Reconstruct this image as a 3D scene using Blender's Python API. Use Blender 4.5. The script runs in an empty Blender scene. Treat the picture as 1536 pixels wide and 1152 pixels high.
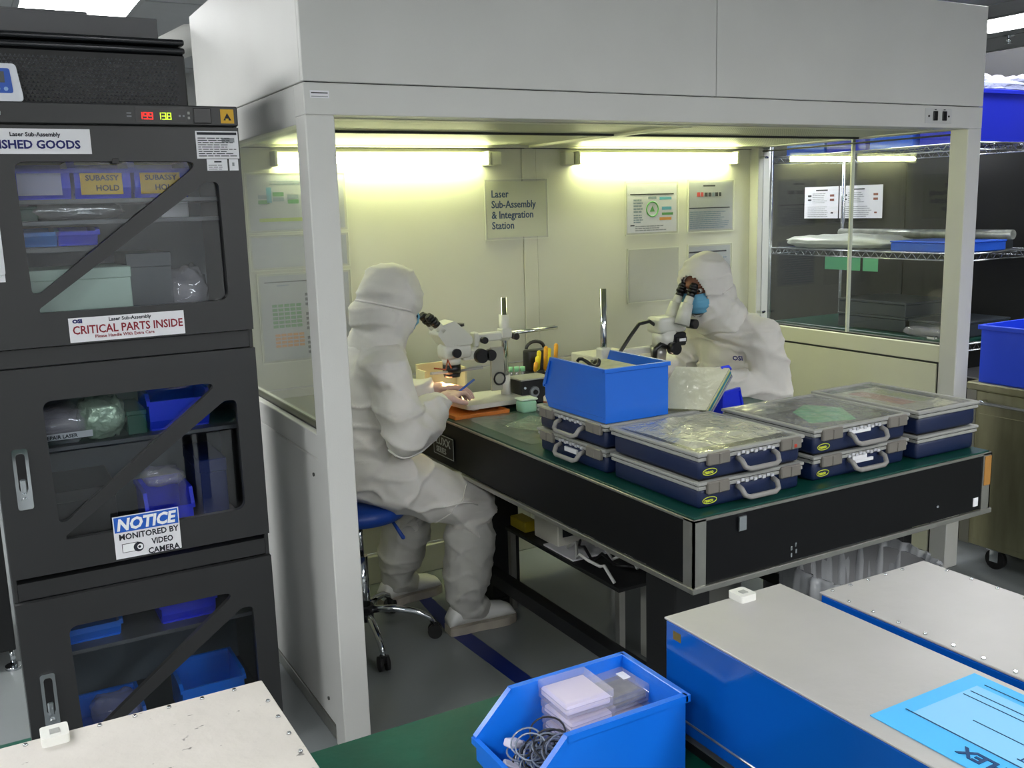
import bpy, bmesh, math, random
from mathutils import Vector, Matrix, noise
random.seed(7)
S = bpy.context.scene
COL = S.collection
PI = math.pi
# ------------------------------------------------------------------ camera, world, lights
cam_d = bpy.data.cameras.new('camera'); cam = bpy.data.objects.new('camera', cam_d); COL.objects.link(cam)
S.camera = cam
yaw, pitch, roll = 0.50993298, -0.18197125, -0.0287887
f = Vector((math.sin(yaw)*math.cos(pitch), math.cos(yaw)*math.cos(pitch), math.sin(pitch)))
r = Vector((math.cos(yaw), -math.sin(yaw), 0)); u = r.cross(f)
r2 = r*math.cos(roll)+u*math.sin(roll); u2 = -r*math.sin(roll)+u*math.cos(roll)
cam.matrix_world = Matrix(((r2.x, u2.x, -f.x, 0), (r2.y, u2.y, -f.y, 0), (r2.z, u2.z, -f.z, 1.65), (0, 0, 0, 1)))
cam_d.sensor_fit = 'HORIZONTAL'; cam_d.sensor_width = 36; cam_d.lens = 36*1449.92/1536; cam_d.clip_start = 0.02
S.view_settings.view_transform = 'Standard'; S.view_settings.look = 'None'; S.view_settings.gamma = 1
S.view_settings.use_curve_mapping = False; S.view_settings.exposure = 0.2
w = bpy.data.worlds.new('world'); S.world = w; w.use_nodes = True
w.node_tree.nodes['Background'].inputs[0].default_value = (0.55, 0.6, 0.68, 1)
w.node_tree.nodes['Background'].inputs[1].default_value = 0.05
PANEL_POWER = 28.0        # ceiling panel emission
TUBE_POWER = 38.0         # booth tube emission

# ------------------------------------------------------------------ materials
def srgb(c):
    return tuple(((x/12.92) if x <= 0.04045 else ((x+0.055)/1.055)**2.4) for x in c)
def H(h):
    return srgb(tuple(int(h[i:i+2], 16)/255 for i in (0, 2, 4)))+(1,)
_m = {}
def mat(name, col, rough=0.5, metal=0.0, var=0.0, vscale=8.0, bump=0.0, bscale=60.0, emit=None, es=0.0, spec=None, stretch=None, coat=0.0, sss=0.0):
    if name in _m: return _m[name]
    m = bpy.data.materials.new(name); m.use_nodes = True; nt = m.node_tree; p = nt.nodes['Principled BSDF']
    c = H(col) if isinstance(col, str) else tuple(col)+(1,)
    p.inputs['Base Color'].default_value = c; p.inputs['Roughness'].default_value = rough; p.inputs['Metallic'].default_value = metal
    if spec is not None: p.inputs['Specular IOR Level'].default_value = spec
    if coat: p.inputs['Coat Weight'].default_value = coat; p.inputs['Coat Roughness'].default_value = 0.1
    if sss: p.inputs['Subsurface Weight'].default_value = sss; p.inputs['Subsurface Radius'].default_value = (0.03, 0.02, 0.015); p.inputs['Subsurface Scale'].default_value = 0.5
    if emit: p.inputs['Emission Color'].default_value = H(emit); p.inputs['Emission Strength'].default_value = es
    tc = nt.nodes.new('ShaderNodeTexCoord'); mp = nt.nodes.new('ShaderNodeMapping'); nt.links.new(tc.outputs['Object'], mp.inputs['Vector'])
    if stretch: mp.inputs['Scale'].default_value = stretch
    if var > 0:
        n = nt.nodes.new('ShaderNodeTexNoise'); n.inputs['Scale'].default_value = vscale; n.inputs['Detail'].default_value = 5
        nt.links.new(mp.outputs['Vector'], n.inputs['Vector'])
        mr = nt.nodes.new('ShaderNodeMapRange'); mr.inputs['From Min'].default_value = 0.3; mr.inputs['From Max'].default_value = 0.7
        mr.inputs['To Min'].default_value = 1-var; mr.inputs['To Max'].default_value = 1+var
        nt.links.new(n.outputs['Fac'], mr.inputs['Value'])
        mx = nt.nodes.new('ShaderNodeVectorMath'); mx.operation = 'SCALE'; mx.inputs[0].default_value = c[:3]
        nt.links.new(mr.outputs['Result'], mx.inputs['Scale']); nt.links.new(mx.outputs['Vector'], p.inputs['Base Color'])
    if bump > 0:
        n2 = nt.nodes.new('ShaderNodeTexNoise'); n2.inputs['Scale'].default_value = bscale; n2.inputs['Detail'].default_value = 4
        nt.links.new(mp.outputs['Vector'], n2.inputs['Vector'])
        b = nt.nodes.new('ShaderNodeBump'); b.inputs['Strength'].default_value = bump; b.inputs['Distance'].default_value = 0.01
        nt.links.new(n2.outputs['Fac'], b.inputs['Height']); nt.links.new(b.outputs['Normal'], p.inputs['Normal'])
    _m[name] = m; return m
def clear(name, tint='ffffff', gloss=1.0, rough=0.02, bump=0.0, bscale=30, haze=0.0, hazecol='ffffff'):
    """thin clear sheet: transparent + fresnel gloss (+ a little milky diffuse)"""
    if name in _m: return _m[name]
    m = bpy.data.materials.new(name); m.use_nodes = True; nt = m.node_tree; nt.nodes.remove(nt.nodes['Principled BSDF'])
    out = nt.nodes['Material Output']
    t = nt.nodes.new('ShaderNodeBsdfTransparent'); t.inputs[0].default_value = H(tint)
    g = nt.nodes.new('ShaderNodeBsdfGlossy'); g.inputs['Roughness'].default_value = rough
    fr = nt.nodes.new('ShaderNodeLayerWeight'); fr.inputs['Blend'].default_value = 0.5      # facing = 1-|cos|: same from both sides
    pw = nt.nodes.new('ShaderNodeMath'); pw.operation = 'POWER'; pw.inputs[1].default_value = 5; nt.links.new(fr.outputs['Facing'], pw.inputs[0])
    ml = nt.nodes.new('ShaderNodeMath'); ml.operation = 'MULTIPLY_ADD'; ml.use_clamp = True; ml.inputs[1].default_value = 0.9; ml.inputs[2].default_value = 0.04*gloss
    nt.links.new(pw.outputs[0], ml.inputs[0])
    mx = nt.nodes.new('ShaderNodeMixShader'); nt.links.new(ml.outputs[0], mx.inputs[0])
    base = t
    if haze > 0:
        d = nt.nodes.new('ShaderNodeBsdfDiffuse'); d.inputs[0].default_value = H(hazecol)
        m2 = nt.nodes.new('ShaderNodeMixShader'); m2.inputs[0].default_value = haze
        nt.links.new(t.outputs[0], m2.inputs[1]); nt.links.new(d.outputs[0], m2.inputs[2]); base = m2
    nt.links.new(base.outputs[0], mx.inputs[1]); nt.links.new(g.outputs[0], mx.inputs[2]); nt.links.new(mx.outputs[0], out.inputs[0])
    if bump > 0:
        tc = nt.nodes.new('ShaderNodeTexCoord')
        n2 = nt.nodes.new('ShaderNodeTexNoise'); n2.inputs['Scale'].default_value = bscale; n2.inputs['Detail'].default_value = 3; n2.inputs['Distortion'].default_value = 1.5
        nt.links.new(tc.outputs['Object'], n2.inputs['Vector'])
        b = nt.nodes.new('ShaderNodeBump'); b.inputs['Strength'].default_value = bump; b.inputs['Distance'].default_value = 0.02
        nt.links.new(n2.outputs['Fac'], b.inputs['Height']); nt.links.new(b.outputs['Normal'], g.inputs['Normal']); nt.links.new(b.outputs['Normal'], fr.inputs['Normal'])
    _m[name] = m; return m
def perforated(name, col, hole, scale, rough=0.5, emit=0):
    """small round holes in rows, too fine for geometry"""
    m = mat(name, col, rough); nt = m.node_tree; p = nt.nodes['Principled BSDF']
    tc = nt.nodes.new('ShaderNodeTexCoord'); sx = nt.nodes.new('ShaderNodeSeparateXYZ'); nt.links.new(tc.outputs['Object'], sx.inputs[0])
    def M(op, a, b=None):
        n = nt.nodes.new('ShaderNodeMath'); n.operation = op
        for i, v in enumerate((a, b)):
            if v is None: continue
            if isinstance(v, (int, float)): n.inputs[i].default_value = v
            else: nt.links.new(v, n.inputs[i])
        return n.outputs[0]
    X = M('MULTIPLY', sx.outputs[0], scale); Y = M('ADD', M('MULTIPLY', sx.outputs[1], scale), M('MULTIPLY', sx.outputs[2], scale))
    s = M('ADD', M('COSINE', X), M('COSINE', Y))
    fac = M('GREATER_THAN', s, 1.0)
    mix = nt.nodes.new('ShaderNodeMix'); mix.data_type = 'RGBA'
    nt.links.new(fac, mix.inputs[0]); mix.inputs[6].default_value = H(col); mix.inputs[7].default_value = H(hole)
    nt.links.new(mix.outputs[2], p.inputs['Base Color'])
    return m

WHITEP = mat('white_powder_coat', 'cbcbc7', 0.45, var=0.03, vscale=3, bump=0.05, bscale=250)
WHITEI = mat('inner_panel', 'cdcdbb', 0.5, var=0.03, vscale=2)
SEAM = mat('dark_seam', '3a3b38', 0.7)
TUBE = mat('tube_light', 'fffde0', 0.4, emit='faffc4', es=TUBE_POWER)
PANEL = mat('panel_light', 'ffffff', 0.4, emit='f9fafa', es=PANEL_POWER)
GLASS = clear('window_glass', 'fafcfa', 1.35, 0.0)
DGLASS = clear('cabinet_glass', 'f4f6f8', 1.1, 0.0)
FILM = clear('clear_film', 'ffffff', 1.2, 0.2, bump=0.12, bscale=14, haze=0.05, hazecol='e8ecea')
CLEARP = clear('clear_plastic', 'fcfcff', 2.0, 0.05, haze=0.22, hazecol='f4f0fa')
LIDP = clear('case_lid_plastic', 'ffffff', 1.3, 0.12, bump=0.15, bscale=14, haze=0.10, hazecol='e0e0d0')
CABG = mat('charcoal_cabinet', '2a2b2c', 0.42, var=0.04, vscale=3, bump=0.03, bscale=300)
CABI = mat('cabinet_inside', '55606a', 0.5)
BLACK = mat('black_paint', '111214', 0.5, var=0.1, vscale=5)
BLKP = mat('black_plastic', '151517', 0.35)
BLKFAB = mat('black_curtain', '1c1d1e', 0.85, var=0.12, vscale=2.2)
TBLK = mat('table_side_black', '090a0d', 0.45, spec=.25, var=0.15, vscale=3)
ALU = mat('aluminium_trim', 'a9a9a2', 0.32, 0.85, var=0.08, vscale=12)
CHROME = mat('chrome', 'd0d4d8', 0.12, 1.0)
STEEL = mat('brushed_steel', 'a6a384', 0.34, 0.9, var=0.12, vscale=4, stretch=(1, 6, 1))
GREEN = mat('green_mat', '04493a', 0.5, spec=.25, var=0.18, vscale=9, bump=0.12, bscale=30)
GREENT = mat('green_table_mat', '0e4238', 0.3, var=0.12, vscale=6, bump=0.05, bscale=20)
BLUE = mat('blue_bin_plastic', '0d6fe0', 0.38, var=0.03, vscale=5, coat=0.15)
BLUED = mat('royal_blue_plastic', '2437e0', 0.4, var=0.03, vscale=4)
NAVY = mat('navy_case_plastic', '0f1f44', 0.42, var=0.06, vscale=6, bump=0.1, bscale=400)
GREYP = mat('grey_rim_plastic', '9b9c98', 0.45)
GREYD = mat('grey_latch_plastic', '77736c', 0.4)
GREYH = mat('grey_handle_plastic', '8d8b88', 0.45)
CRTB = mat('blue_crate_film', '0650a8', 0.14, var=0.08, vscale=3, coat=0.4)
CRTT = mat('crate_lid_metal', 'afadaa', 0.42, 0.15, var=0.04, vscale=7, bump=0.1, bscale=35)
CRTT2 = mat('worn_crate_lid', 'c4bfb8', 0.5, var=0.05, vscale=10, bump=0.3, bscale=25)
def speckle(m, col, sc, thr, st):
    nt = m.node_tree; p = nt.nodes['Principled BSDF']; src = p.inputs['Base Color'].links[0].from_socket
    tc = nt.nodes.new('ShaderNodeTexCoord'); mp = nt.nodes.new('ShaderNodeMapping'); mp.inputs['Scale'].default_value = st; nt.links.new(tc.outputs['Object'], mp.inputs[0])
    n = nt.nodes.new('ShaderNodeTexNoise'); n.inputs['Scale'].default_value = sc; n.inputs['Detail'].default_value = 3; nt.links.new(mp.outputs[0], n.inputs['Vector'])
    g = nt.nodes.new('ShaderNodeMapRange'); g.inputs['From Min'].default_value = thr; g.inputs['From Max'].default_value = thr+.04; nt.links.new(n.outputs['Fac'], g.inputs['Value'])
    x = nt.nodes.new('ShaderNodeMix'); x.data_type = 'RGBA'; nt.links.new(g.outputs[0], x.inputs[0]); nt.links.new(src, x.inputs[6]); x.inputs[7].default_value = H(col); nt.links.new(x.outputs[2], p.inputs['Base Color'])
speckle(CRTT2, '6e6a66', 42, .685, (1, 1.6, 1))
PAPER = mat('white_paper', 'e6e6ea', 0.6)
PAPERG = mat('grey_paper', 'b9bcc0', 0.6, var=0.04, vscale=20)
INK = mat('black_ink', '1d1f2a', 0.7)
NAVYINK = mat('navy_ink', '1c1f66', 0.7)
REDINK = mat('red_ink', '8a1f2c', 0.7)
GREYINK = mat('grey_ink', '8f9296', 0.7)
YELLOW = mat('yellow_label', 'd8b416', 0.5)
YTOOL = mat('yellow_tool', 'e6d21e', 0.4)
ORANGE = mat('orange_plastic', 'd0621a', 0.45)
AMBER = mat('amber_tray', 'c9752c', 0.4, var=0.15, vscale=9)
SUIT = mat('cleanroom_suit', 'd2cfc9', 0.7, var=0.05, vscale=9, sss=0.06)
def wrinkle(m, sc=7.0, st=.9):
    nt = m.node_tree; p = nt.nodes['Principled BSDF']; tc = nt.nodes.new('ShaderNodeTexCoord')
    n0 = nt.nodes.new('ShaderNodeTexNoise'); n0.inputs['Scale'].default_value = 3; nt.links.new(tc.outputs['Object'], n0.inputs['Vector'])
    ad = nt.nodes.new('ShaderNodeVectorMath'); ad.operation = 'MULTIPLY_ADD'; ad.inputs[1].default_value = (.5, .5, .5); nt.links.new(n0.outputs['Color'], ad.inputs[0]); nt.links.new(tc.outputs['Object'], ad.inputs[2])
    n1 = nt.nodes.new('ShaderNodeTexNoise'); n1.noise_type = 'RIDGED_MULTIFRACTAL'; n1.inputs['Scale'].default_value = sc; n1.inputs['Detail'].default_value = 2.5; n1.inputs['Roughness'].default_value = .45
    nt.links.new(ad.outputs[0], n1.inputs['Vector'])
    b_ = nt.nodes.new('ShaderNodeBump'); b_.inputs['Strength'].default_value = st; b_.inputs['Distance'].default_value = .018
    nt.links.new(n1.outputs['Fac'], b_.inputs['Height']); nt.links.new(b_.outputs['Normal'], p.inputs['Normal'])
wrinkle(SUIT)
SUITS = mat('suit_seam', 'dad7d2', 0.6)
BOOT = mat('boot_cover', 'bdbcb6', 0.75, var=0.05, vscale=12)
wrinkle(BOOT, 9.0, .8)
SOLE = mat('shoe_sole', 'a39c90', 0.7, var=0.1, vscale=20)
SHOE = mat('white_shoe', 'd9d9d6', 0.45)
SKIN = mat('skin', '8a5a44', 0.5, sss=0.1, var=0.05, vscale=15)
GLOVE = mat('glove_latex', 'c9a79c', 0.45, var=0.05, vscale=30, sss=0.2)
MASK = mat('blue_face_mask', '63a3c4', 0.7, bump=0.2, bscale=60)
CREAM = mat('cream_enamel', 'cfcdc0', 0.35)
SEATB = mat('blue_seat', '163f94', 0.45)
RUBBER = mat('black_rubber', '0c0c0d', 0.6)
TAPEB = mat('blue_floor_tape', '12246e', 0.35)
LINER = clear('bin_liner', 'dfe3e8', 1.5, 0.25, bump=.6, bscale=18, haze=0.55, hazecol='dcdfe2')
FOIL = mat('foil_bag', 'c4c6c6', 0.22, 0.8, bump=1.0, bscale=30)
BUBBLE = clear('bubble_wrap', 'e6e9f4', 2.5, 0.15, bump=1.0, bscale=90, haze=0.4, hazecol='dfe2f2')
GRN = mat('green_board', '35b868', 0.5, var=0.2, vscale=40)
PERF = perforated('perforated_ceiling', 'b9bca4', '4c4f44', 2*PI/0.011, 0.5)

# ------------------------------------------------------------------ mesh helpers
class MB:
    def __init__(s): s.bm = bmesh.new(); s.mats = []; s.cur = 0
    def use(s, m):
        if m not in s.mats: s.mats.append(m)
        s.cur = s.mats.index(m); return s
    def _tag(s, faces, smooth=False):
        for f_ in faces: f_.material_index = s.cur; f_.smooth = smooth
    def box(s, x0, x1, y0, y1, z0, z1, bev=0.0, seg=1, mtx=None):
        vs = [s.bm.verts.new((x, y, z)) for x in (x0, x1) for y in (y0, y1) for z in (z0, z1)]
        fs = [s.bm.faces.new([vs[i] for i in q]) for q in ((0, 1, 3, 2), (4, 6, 7, 5), (0, 4, 5, 1), (2, 3, 7, 6), (0, 2, 6, 4), (1, 5, 7, 3))]
        s._tag(fs)
        if bev > 0:
            es = list({e for f_ in fs for e in f_.edges})
            rr = bmesh.ops.bevel(s.bm, geom=es, offset=bev, segments=seg, affect='EDGES', profile=0.5)
            nv = {v for f_ in rr['faces'] for v in f_.verts}
            allf = {f_ for v in nv for f_ in v.link_faces}
            s._tag(allf, seg > 1); vs = list(nv | {v for f_ in allf for v in f_.verts})
        if mtx is not None:
            for v in vs: v.co = mtx @ v.co
        return s
    def cyl(s, p0, p1, r0, r1=None, n=12, caps=True, smooth=True):
        p0, p1 = Vector(p0), Vector(p1); r1 = r0 if r1 is None else r1
        d = (p1-p0).normalized(); a = d.orthogonal().normalized(); b = d.cross(a)
        A = []; B = []
        for i in range(n):
            t = 2*PI*i/n; o = a*math.cos(t)+b*math.sin(t)
            A.append(s.bm.verts.new(p0+o*r0)); B.append(s.bm.verts.new(p1+o*r1))
        s._tag([s.bm.faces.new((A[i], A[(i+1) % n], B[(i+1) % n], B[i])) for i in range(n)], smooth)
        if caps: s._tag([s.bm.faces.new(A[::-1]), s.bm.faces.new(B)])
        return s
    def tube(s, pts, rad, n=8, closed=False):
        pts = [Vector(p) for p in pts]; rings = []; N = len(pts); prev = None
        for i, p in enumerate(pts):
            if closed: d = pts[(i+1) % N]-pts[i-1]
            else: d = pts[min(i+1, N-1)]-pts[max(i-1, 0)]
            d.normalize()
            a = d.orthogonal().normalized() if prev is None else (prev-d*prev.dot(d)).normalized()
            prev = a; b = d.cross(a); rd = rad[i] if isinstance(rad, (list, tuple)) else rad
            rings.append([s.bm.verts.new(p+(a*math.cos(2*PI*k/n)+b*math.sin(2*PI*k/n))*rd) for k in range(n)])
        for i in range(N if closed else N-1):
            A, B = rings[i], rings[(i+1) % N]
            s._tag([s.bm.faces.new((A[k], A[(k+1) % n], B[(k+1) % n], B[k])) for k in range(n)], True)
        if not closed: s._tag([s.bm.faces.new(rings[0][::-1]), s.bm.faces.new(rings[-1])])
        return s
    def lathe(s, prof, c=(0, 0, 0), n=20, caps=True, sx=1, sy=1):
        rings = [[s.bm.verts.new((c[0]+rr*sx*math.cos(2*PI*k/n), c[1]+rr*sy*math.sin(2*PI*k/n), c[2]+z)) for k in range(n)] for rr, z in prof]
        for A, B in zip(rings, rings[1:]):
            s._tag([s.bm.faces.new((A[k], A[(k+1) % n], B[(k+1) % n], B[k])) for k in range(n)], True)
        if caps:
            s._tag([s.bm.faces.new(rings[0][::-1]), s.bm.faces.new(rings[-1])])
        return s
    def prism(s, poly, o, U, V, N, t):
        """polygon in plane (o,U,V) extruded along N by t"""
        o, U, V, N = Vector(o), Vector(U), Vector(V), Vector(N)
        A = [s.bm.verts.new(o+U*a+V*b) for a, b in poly]; B = [s.bm.verts.new(o+U*a+V*b+N*t) for a, b in poly]
        n = len(poly)
        s._tag([s.bm.faces.new(A[::-1]), s.bm.faces.new(B)]+[s.bm.faces.new((A[i], A[(i+1) % n], B[(i+1) % n], B[i])) for i in range(n)])
        return s
    def grid(s, fn, nu, nv, thick=0.0):
        g = [[s.bm.verts.new(fn(i/nu, j/nv)) for j in range(nv+1)] for i in range(nu+1)]
        s._tag([s.bm.faces.new((g[i][j], g[i+1][j], g[i+1][j+1], g[i][j+1])) for i in range(nu) for j in range(nv)], True)
        return s
    def ball(s, c, rx, ry=None, rz=None, n=12, mtx=None):
        ry = rx if ry is None else ry; rz = rx if rz is None else rz
        M = Matrix.Translation(Vector(c)) @ (mtx.to_4x4() if mtx is not None else Matrix()) @ Matrix.Diagonal((rx, ry, rz, 1))
        rr = bmesh.ops.create_uvsphere(s.bm, u_segments=n, v_segments=max(6, n*2//3), radius=1, matrix=M)
        s._tag({f_ for v in rr['verts'] for f_ in v.link_faces}, True); return s
    def cap(s, p0, r0, p1, r1, n=12):
        s.cyl(p0, p1, r0, r1, n); s.ball(p0, r0, n=n); s.ball(p1, r1, n=n); return s
    def obj(s, name, m=None, parent=None, loc=None, rz=0.0):
        bmesh.ops.recalc_face_normals(s.bm, faces=s.bm.faces)
        me = bpy.data.meshes.new(name); s.bm.to_mesh(me); s.bm.free()
        for x in (s.mats if s.mats else [m]): me.materials.append(x)
        o = bpy.data.objects.new(name, me); COL.objects.link(o)
        if parent is not None: o.parent = parent
        if loc is not None: o.location = loc
        o.rotation_euler.z = rz
        return o
def tag(o, label=None, cat=None, group=None, kind=None):
    if label: o['label'] = label
    if cat: o['category'] = cat
    if group: o['group'] = group
    if kind: o['kind'] = kind
    return o
def thing(name, label, cat, loc=(0, 0, 0), rz=0.0, group=None):
    o = bpy.data.objects.new(name, None); COL.objects.link(o); o.location = loc; o.rotation_euler.z = rz
    o.empty_display_size = 0.05
    return tag(o, label, cat, group)
def struct(o): o['kind'] = 'structure'; return o
def dup(root, loc, rz=0.0, label=None, skip=()):
    def cp(o, par):
        c = o.copy(); COL.objects.link(c)
        if par is not None: c.parent = par
        for ch in list(o.children):
            if ch.name.split('.')[0] not in skip: cp(ch, c)
        return c
    c = cp(root, None); c.location = loc; c.rotation_euler.z = rz
    if label: c['label'] = label
    return c
def text_mesh(name, txt, size, m, parent, mtx, depth=0.0006, align='LEFT', bold=0.0, sx=1.0):
    cu = bpy.data.curves.new(name, 'FONT'); cu.body = txt; cu.size = size; cu.align_x = align; cu.extrude = depth; cu.offset = bold
    cu.resolution_u = 2
    t = bpy.data.objects.new('tmp', cu); COL.objects.link(t)
    dg = bpy.context.evaluated_depsgraph_get(); me = bpy.data.meshes.new_from_object(t.evaluated_get(dg))
    bpy.data.objects.remove(t); bpy.data.curves.remove(cu)
    me.materials.clear(); me.materials.append(m); me.transform(mtx @ Matrix.Diagonal((sx, 1, 1, 1)))
    o = bpy.data.objects.new(name, me); COL.objects.link(o); o.parent = parent
    return o
def frame_m(o, U, V):
    U = Vector(U).normalized(); V = Vector(V).normalized(); N = U.cross(V)
    return Matrix(((U.x, V.x, N.x, o[0]), (U.y, V.y, N.y, o[1]), (U.z, V.z, N.z, o[2]), (0, 0, 0, 1)))
XZ = lambda x, y, z: frame_m((x, y, z), (1, 0, 0), (0, 0, 1))     # upright, facing -Y
def rpoly(pts, rad, n=5):
    """round the corners of a polygon"""
    out = []; N = len(pts)
    for i in range(N):
        p = Vector(pts[i]); a = Vector(pts[i-1]); b = Vector(pts[(i+1) % N])
        R = rad[i] if isinstance(rad, (list, tuple)) else rad
        da = (a-p).normalized(); db = (b-p).normalized(); ang = da.angle(db); t = min(R/math.tan(ang/2), (a-p).length*.48, (b-p).length*.48)
        s0 = p+da*t; s1 = p+db*t
        for k in range(n+1):
            q = k/n; out.append(tuple((s0*(1-q)**2+p*2*q*(1-q)+s1*q*q)))
    return out
def holed_panel(name, outer, holes, o, U, V, thick, m, parent):
    """flat plate with holes: 2D curve fill, made into a mesh"""
    cu = bpy.data.curves.new(name, 'CURVE'); cu.dimensions = '2D'; cu.fill_mode = 'BOTH'; cu.extrude = thick/2
    for poly in [outer]+holes:
        sp = cu.splines.new('POLY'); sp.points.add(len(poly)-1); sp.use_cyclic_u = True
        for i, (a, b) in enumerate(poly): sp.points[i].co = (a, b, 0, 1)
    t = bpy.data.objects.new('tmp', cu); COL.objects.link(t)
    dg = bpy.context.evaluated_depsgraph_get(); me = bpy.data.meshes.new_from_object(t.evaluated_get(dg))
    bpy.data.objects.remove(t); bpy.data.curves.remove(cu)
    me.materials.clear(); me.materials.append(m); me.transform(frame_m(o, U, V))
    ob = bpy.data.objects.new(name, me); COL.objects.link(ob); ob.parent = parent; return ob
def remeshed(mb, name, m, parent, voxel=0.008, smooth=6, disp=None, loc=None):
    """one continuous skin grown around overlapping tapered volumes"""
    me = bpy.data.meshes.new('t'); mb.bm.to_mesh(me); mb.bm.free()
    t = bpy.data.objects.new('t', me); COL.objects.link(t)
    rm = t.modifiers.new('r', 'REMESH'); rm.mode = 'VOXEL'; rm.voxel_size = voxel
    sm = t.modifiers.new('s', 'SMOOTH'); sm.iterations = smooth; sm.factor = 0.6
    dg = bpy.context.evaluated_depsgraph_get(); me2 = bpy.data.meshes.new_from_object(t.evaluated_get(dg))
    bpy.data.objects.remove(t)
    if disp:
        ns = [(v.co.copy(), v.normal.copy()) for v in me2.vertices]
        for v, (c, n) in zip(me2.vertices, ns): v.co = c+n*disp(c, n)
    me2.materials.clear(); me2.materials.append(m)
    me2.polygons.foreach_set('use_smooth', [True]*len(me2.polygons)); me2.update()
    me2.name = name
    o = bpy.data.objects.new(name, me2); COL.objects.link(o); o.parent = parent
    if loc is not None: o.location = loc
    return o
def part(mb, name, m, parent, label=None):
    o = mb.obj(name, m, parent)
    if label: o['label'] = label
    return o

def sheet(name, w_, h_, mtx, parent=None, m=PAPER, label=None, cat=None, t=0.0008):
    """a flat sheet whose local x runs right, y up from its lower-left corner"""
    b = MB(); b.box(0, w_, 0, h_, -t, 0, mtx=mtx); o = b.obj(name, m, parent)
    if cat: tag(o, label, cat)
    elif label: o['label'] = label
    return o
def rects(name, items, mtx, parent, label=None, t=0.0006):
    """items: (x, y, w, h, material) flat printed marks"""
    b = MB()
    for x, y, ww, hh, m in items: b.use(m).box(x, x+ww, y, y+hh, 0, t, mtx=mtx)
    return part(b, name, None, parent, label)
def fine_print(x, y, w_, h_, rows, m=GREYINK, seed=1, fill=0.55):
    rn = random.Random(seed); out = []; dy = h_/rows
    for i in range(rows):
        xx = x; end = x+w_*rn.uniform(0.75, 1)
        while xx < end-0.004:
            L = min(rn.uniform(0.006, 0.03), end-xx); out.append((xx, y+h_-(i+1)*dy, L, dy*fill, m)); xx += L+0.003
    return out

# ================================================================== SETTING
FLOOR = mat('epoxy_floor', '7a7f80', 0.22, var=0.06, vscale=1.2, bump=0.03, bscale=6)
CEIL = mat('ceiling_tile', 'b6b8ba', 0.8, var=0.03)
WALLM = mat('room_wall', 'b4b5b4', 0.7)
b = MB(); b.box(-4, 8.5, -4, 8.5, -0.1, 0); struct(b.obj('floor', FLOOR))
b = MB(); b.box(-4, 8.5, -4, 8.5, 2.8, 2.9); struct(b.obj('ceiling', CEIL))
b = MB(); b.box(-4, 8.5, 8.5, 8.6, 0, 2.8); struct(b.obj('wall_back', WALLM))
b = MB(); b.box(-4.1, -4, -4, 8.5, 0, 2.8); struct(b.obj('wall_left', WALLM))
b = MB(); b.box(8.5, 8.6, -4, 8.5, 0, 2.8); struct(b.obj('wall_right', WALLM))
b = MB(); b.box(-4, 8.5, -4.1, -4, 0, 2.8); struct(b.obj('wall_front', WALLM))
# ceiling grid of T bars
TBAR = mat('ceiling_tbar', 'a8aaac', 0.5)
b = MB()
for i in range(21): b.box(-4+i*0.61, -4+i*0.61+0.024, -4, 8.5, 2.795, 2.8)
for i in range(11): b.box(-4, 8.5, -4+i*1.22, -4+i*1.22+0.024, 2.795, 2.8)
struct(b.obj('trim_1', TBAR))
# recessed panel lights
def ceiling_light(x, y, wx, wy, label):
    t = thing('ceiling_light', label, 'ceiling light', (x, y, 2.8), group=None)
    b = MB(); b.box(-wx/2-.03, wx/2+.03, -wy/2-.03, -wy/2, -.012, 0).box(-wx/2-.03, wx/2+.03, wy/2, wy/2+.03, -.012, 0)
    b.box(-wx/2-.03, -wx/2, -wy/2, wy/2, -.012, 0).box(wx/2, wx/2+.03, -wy/2, wy/2, -.012, 0); part(b, 'frame', TBAR, t)
    b = MB(); b.box(-wx/2, wx/2, -wy/2, wy/2, -.006, -.001); part(b, 'diffuser', PANEL, t)
ceiling_light(0.70, 5.95, 0.56, 0.62, 'bright square ceiling light panel above the storage cabinet')
ceiling_light(6.45, 4.4, 0.52, 0.6, 'bright square ceiling light panel at the upper right beyond the booth')
for x, y, lb_ in ((-1.2, -3.0, 'far left behind the photographer'), (1.5, -3.0, 'in the far row straight behind the photographer'), (4.2, -3.0, 'far right behind the photographer'),
                  (-1.4, -.9, 'left in the row behind the photographer'), (1.9, -1.2, 'middle of the row behind the photographer'), (4.6, -.9, 'right in the row behind the photographer'),
                  (-2.4, 1.6, 'out of frame left of the cabinet'), (4.55, 3.3, 'added above the rack right of the booth to brighten it'), (4.3, 5.6, 'above the rack\'s far end hidden by the hood'), (-1.5, 5.0, 'out of frame behind the cabinet'), (-.9, 3.4, 'added out of frame above the cabinet to brighten the hood side')):  # both rack panels and the hood-side panel are unseen, added to brighten those surfaces
    ceiling_light(x, y, .6, 1.2, 'rectangular ceiling light panel '+lb_)
t = thing('sprinkler_head', 'small chrome sprinkler head on the ceiling at the upper right', 'sprinkler', (7.0, 4.75, 2.8))
b = MB(); b.lathe([(0.045, 0), (0.045, -0.006), (0.02, -0.012)]); part(b, 'escutcheon', CHROME, t)
b = MB(); b.cyl((0, 0, -.01), (0, 0, -.05), .01).lathe([(.004, -.05), (.028, -.055), (.028, -.06), (.004, -.062)]).tube([(0.012, 0, -.02), (.022, 0, -.035), (.01, 0, -.055)], .003).tube([(-0.012, 0, -.02), (-.022, 0, -.035), (-.01, 0, -.055)], .003)
part(b, 'deflector', CHROME, t)
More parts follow.
